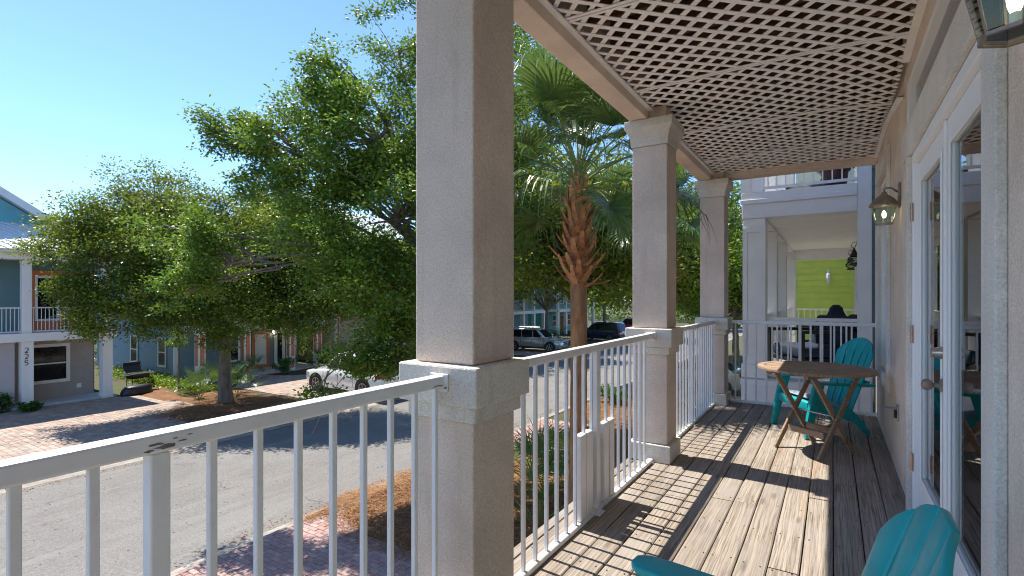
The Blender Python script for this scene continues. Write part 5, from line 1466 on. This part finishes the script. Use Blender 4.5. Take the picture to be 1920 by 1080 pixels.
def palmetto(label, x, y, s, seed, nf=12, z=GZ+.08):
    g = np.random.default_rng(seed); rr = random.Random(seed)
    t = thing('palmetto', label, 'palmetto', (x, y, z), 0, 'saw palmettos in the beds')
    for i in range(nf):
        u = i/(nf-1); pet, V = frond(g, s*rr.uniform(.7, 1.1), s*.62*rr.uniform(.85, 1.1), R(80 - 58*u), 20, .25)
        a = i*2.4 + rr.uniform(-.3, .3); ca, sa = math.cos(a), math.sin(a); rot = np.array([[ca, -sa, 0], [sa, ca, 0], [0, 0, 1]])
        o = link('frond', quads_mesh('frond', V.reshape(-1, 3) @ rot.T, M['palm_leaf']), t)
        MB().tube([tuple(rot @ p) for p in pet], .010, 4).build('petiole', M['petiole'], o)
    return t
for i, (x, y, s, lab) in enumerate(((-21.9, 10.9, 1.0, 'palmetto clump at the driveway edge before the oak trunk'), (-22.3, 12.0, 1.15, 'palmetto between the oak trunk and the coral column'), (-21.2, 12.1, 1.0, 'palmetto just behind the oak trunk'),
        (-25.2, 15.0, 1.0, 'palmetto beside the coral door'), (-24.6, 20.4, 1.2, 'palmetto at the corner of the beige house'), (-25.0, 19.3, 1.0, 'palmetto below the blue house window'), (-25.4, 14.0, .9, 'dark palmetto left of the coral door'),
        (-5.1, 9.4, 1.15, 'palmetto under the railing right of the big column'), (-4.6, 8.2, 1.2, 'palmetto low behind the railing posts'), (-5.3, 10.6, 1.0, 'palmetto at the edge of the brick drive below'))):
    palmetto(lab, x, y, s, 60+i, 13)
def shrub(label, x, y, rx, h, seed, mat, nl=1500, L=.09, name='shrub', z=GZ+.06):
    g = np.random.default_rng(seed)
    t = thing(name, label, 'shrub', (x, y, z), 0, 'garden shrubs')
    nc = 34; cc = g.normal(0, 1, (nc, 3)); cc /= np.linalg.norm(cc, axis=1, keepdims=True); cc *= g.uniform(.3, 1, (nc, 1))
    cc = cc*np.array([rx, rx, h/2]) + np.array([0, 0, h*.52])
    idx = g.integers(0, nc, nl); c = cc[idx] + g.normal(0, .12, (nl, 3))*np.array([rx, rx, h*.6]); c[:, 2] = np.abs(c[:, 2]) + .02
    link('foliage', quads_mesh('foliage', leaf_quads(g, c, L, L*.5), mat), t)
    m = MB()
    for q in cc[:14]: m.tube([(q[0]*.1, q[1]*.1, 0), (q[0]*.5, q[1]*.5, q[2]*.6), tuple(q)], [.012, .008, .003], 4, False)
    m.build('stems', M['bark'], t)
    return t
for i, (x, y, rx, h_, mt, lab) in enumerate(((-25.6, 5.75, .45, .75, 'shrub_leaf', 'dark shrub at the foot of the numbered column'), (-25.1, 6.5, .4, .32, 'shrub_leaf', 'low round shrub at the base of the numbered column'),
        (-27.2, 11.1, .55, .7, 'lime_leaf', 'lime green shrub behind the charcoal grill'), (-24.8, 20.0, .8, 1.1, 'shrub_leaf', 'shrub below the blue house corner'), (-25.3, 17.0, .6, .9, 'shrub_leaf', 'dark shrub left of the blue house entry'),
        (-24.5, 21.6, .7, 1.5, 'lime_leaf', 'tall yellow green shrub in front of the beige wall'), (-22.6, 38.8, 1.0, 1.6, 'lime_leaf', 'bright shrub in front of the blue cottage'), (-21.9, 37.2, .9, 1.2, 'lime_leaf', 'bright shrub beside the silver car'),
        (-22.8, 40.6, 1.1, 1.4, 'shrub_leaf', 'green shrub between silver car and palm trunk'), (-22.0, 43.6, 1.2, 1.3, 'shrub_leaf', 'shrub before the dark blue car'), (-7.2, 19.0, .7, .8, 'shrub_leaf', 'shrub by the near kerb past the middle column'),
        (-4.5, 28.6, 1.0, .7, 'lime_leaf', 'low shrub past the pale grey sedan'), (-28.3, 20.7, .9, 2.9, 'lime_leaf', 'bright bush in the gap between blue and beige houses'))):
    shrub(lab, x, y, rx, h_, 200+i, M[mt], 1500, .10)
# low ground cover along the blue wall
g = np.random.default_rng(31); n = 9000
x = g.uniform(-34, -23.2, n); y = np.where(x > -28.2, 12.0, 12.15) + g.normal(0, .32, n); z = GZ + .08 + np.abs(g.normal(0, .16, n))
tag(link('ground_cover', quads_mesh('ground_cover', leaf_quads(g, np.stack([x, y, z], 1), .15, .05, .2), M['lime_leaf'])), 'lime green ground cover along the foot of the blue wall', 'ground cover', kind='stuff')
# small ornamental tree beside the blue wall
oak('small_tree', 'small round-headed tree in front of the blue side wall', (-24.5, 11.35, GZ+.1), [(-24.48, 11.33, -1.9), (-24.5, 11.35, -1.2)], [(-24.5, 11.3, -.45, .5), (-24.1, 11.55, -.55, .4), (-24.85, 11.2, -.5, .42), (-24.4, 11.3, -.05, .4)], 91, .075, 120, 26, .22, M['oak_leaf2'], .055)
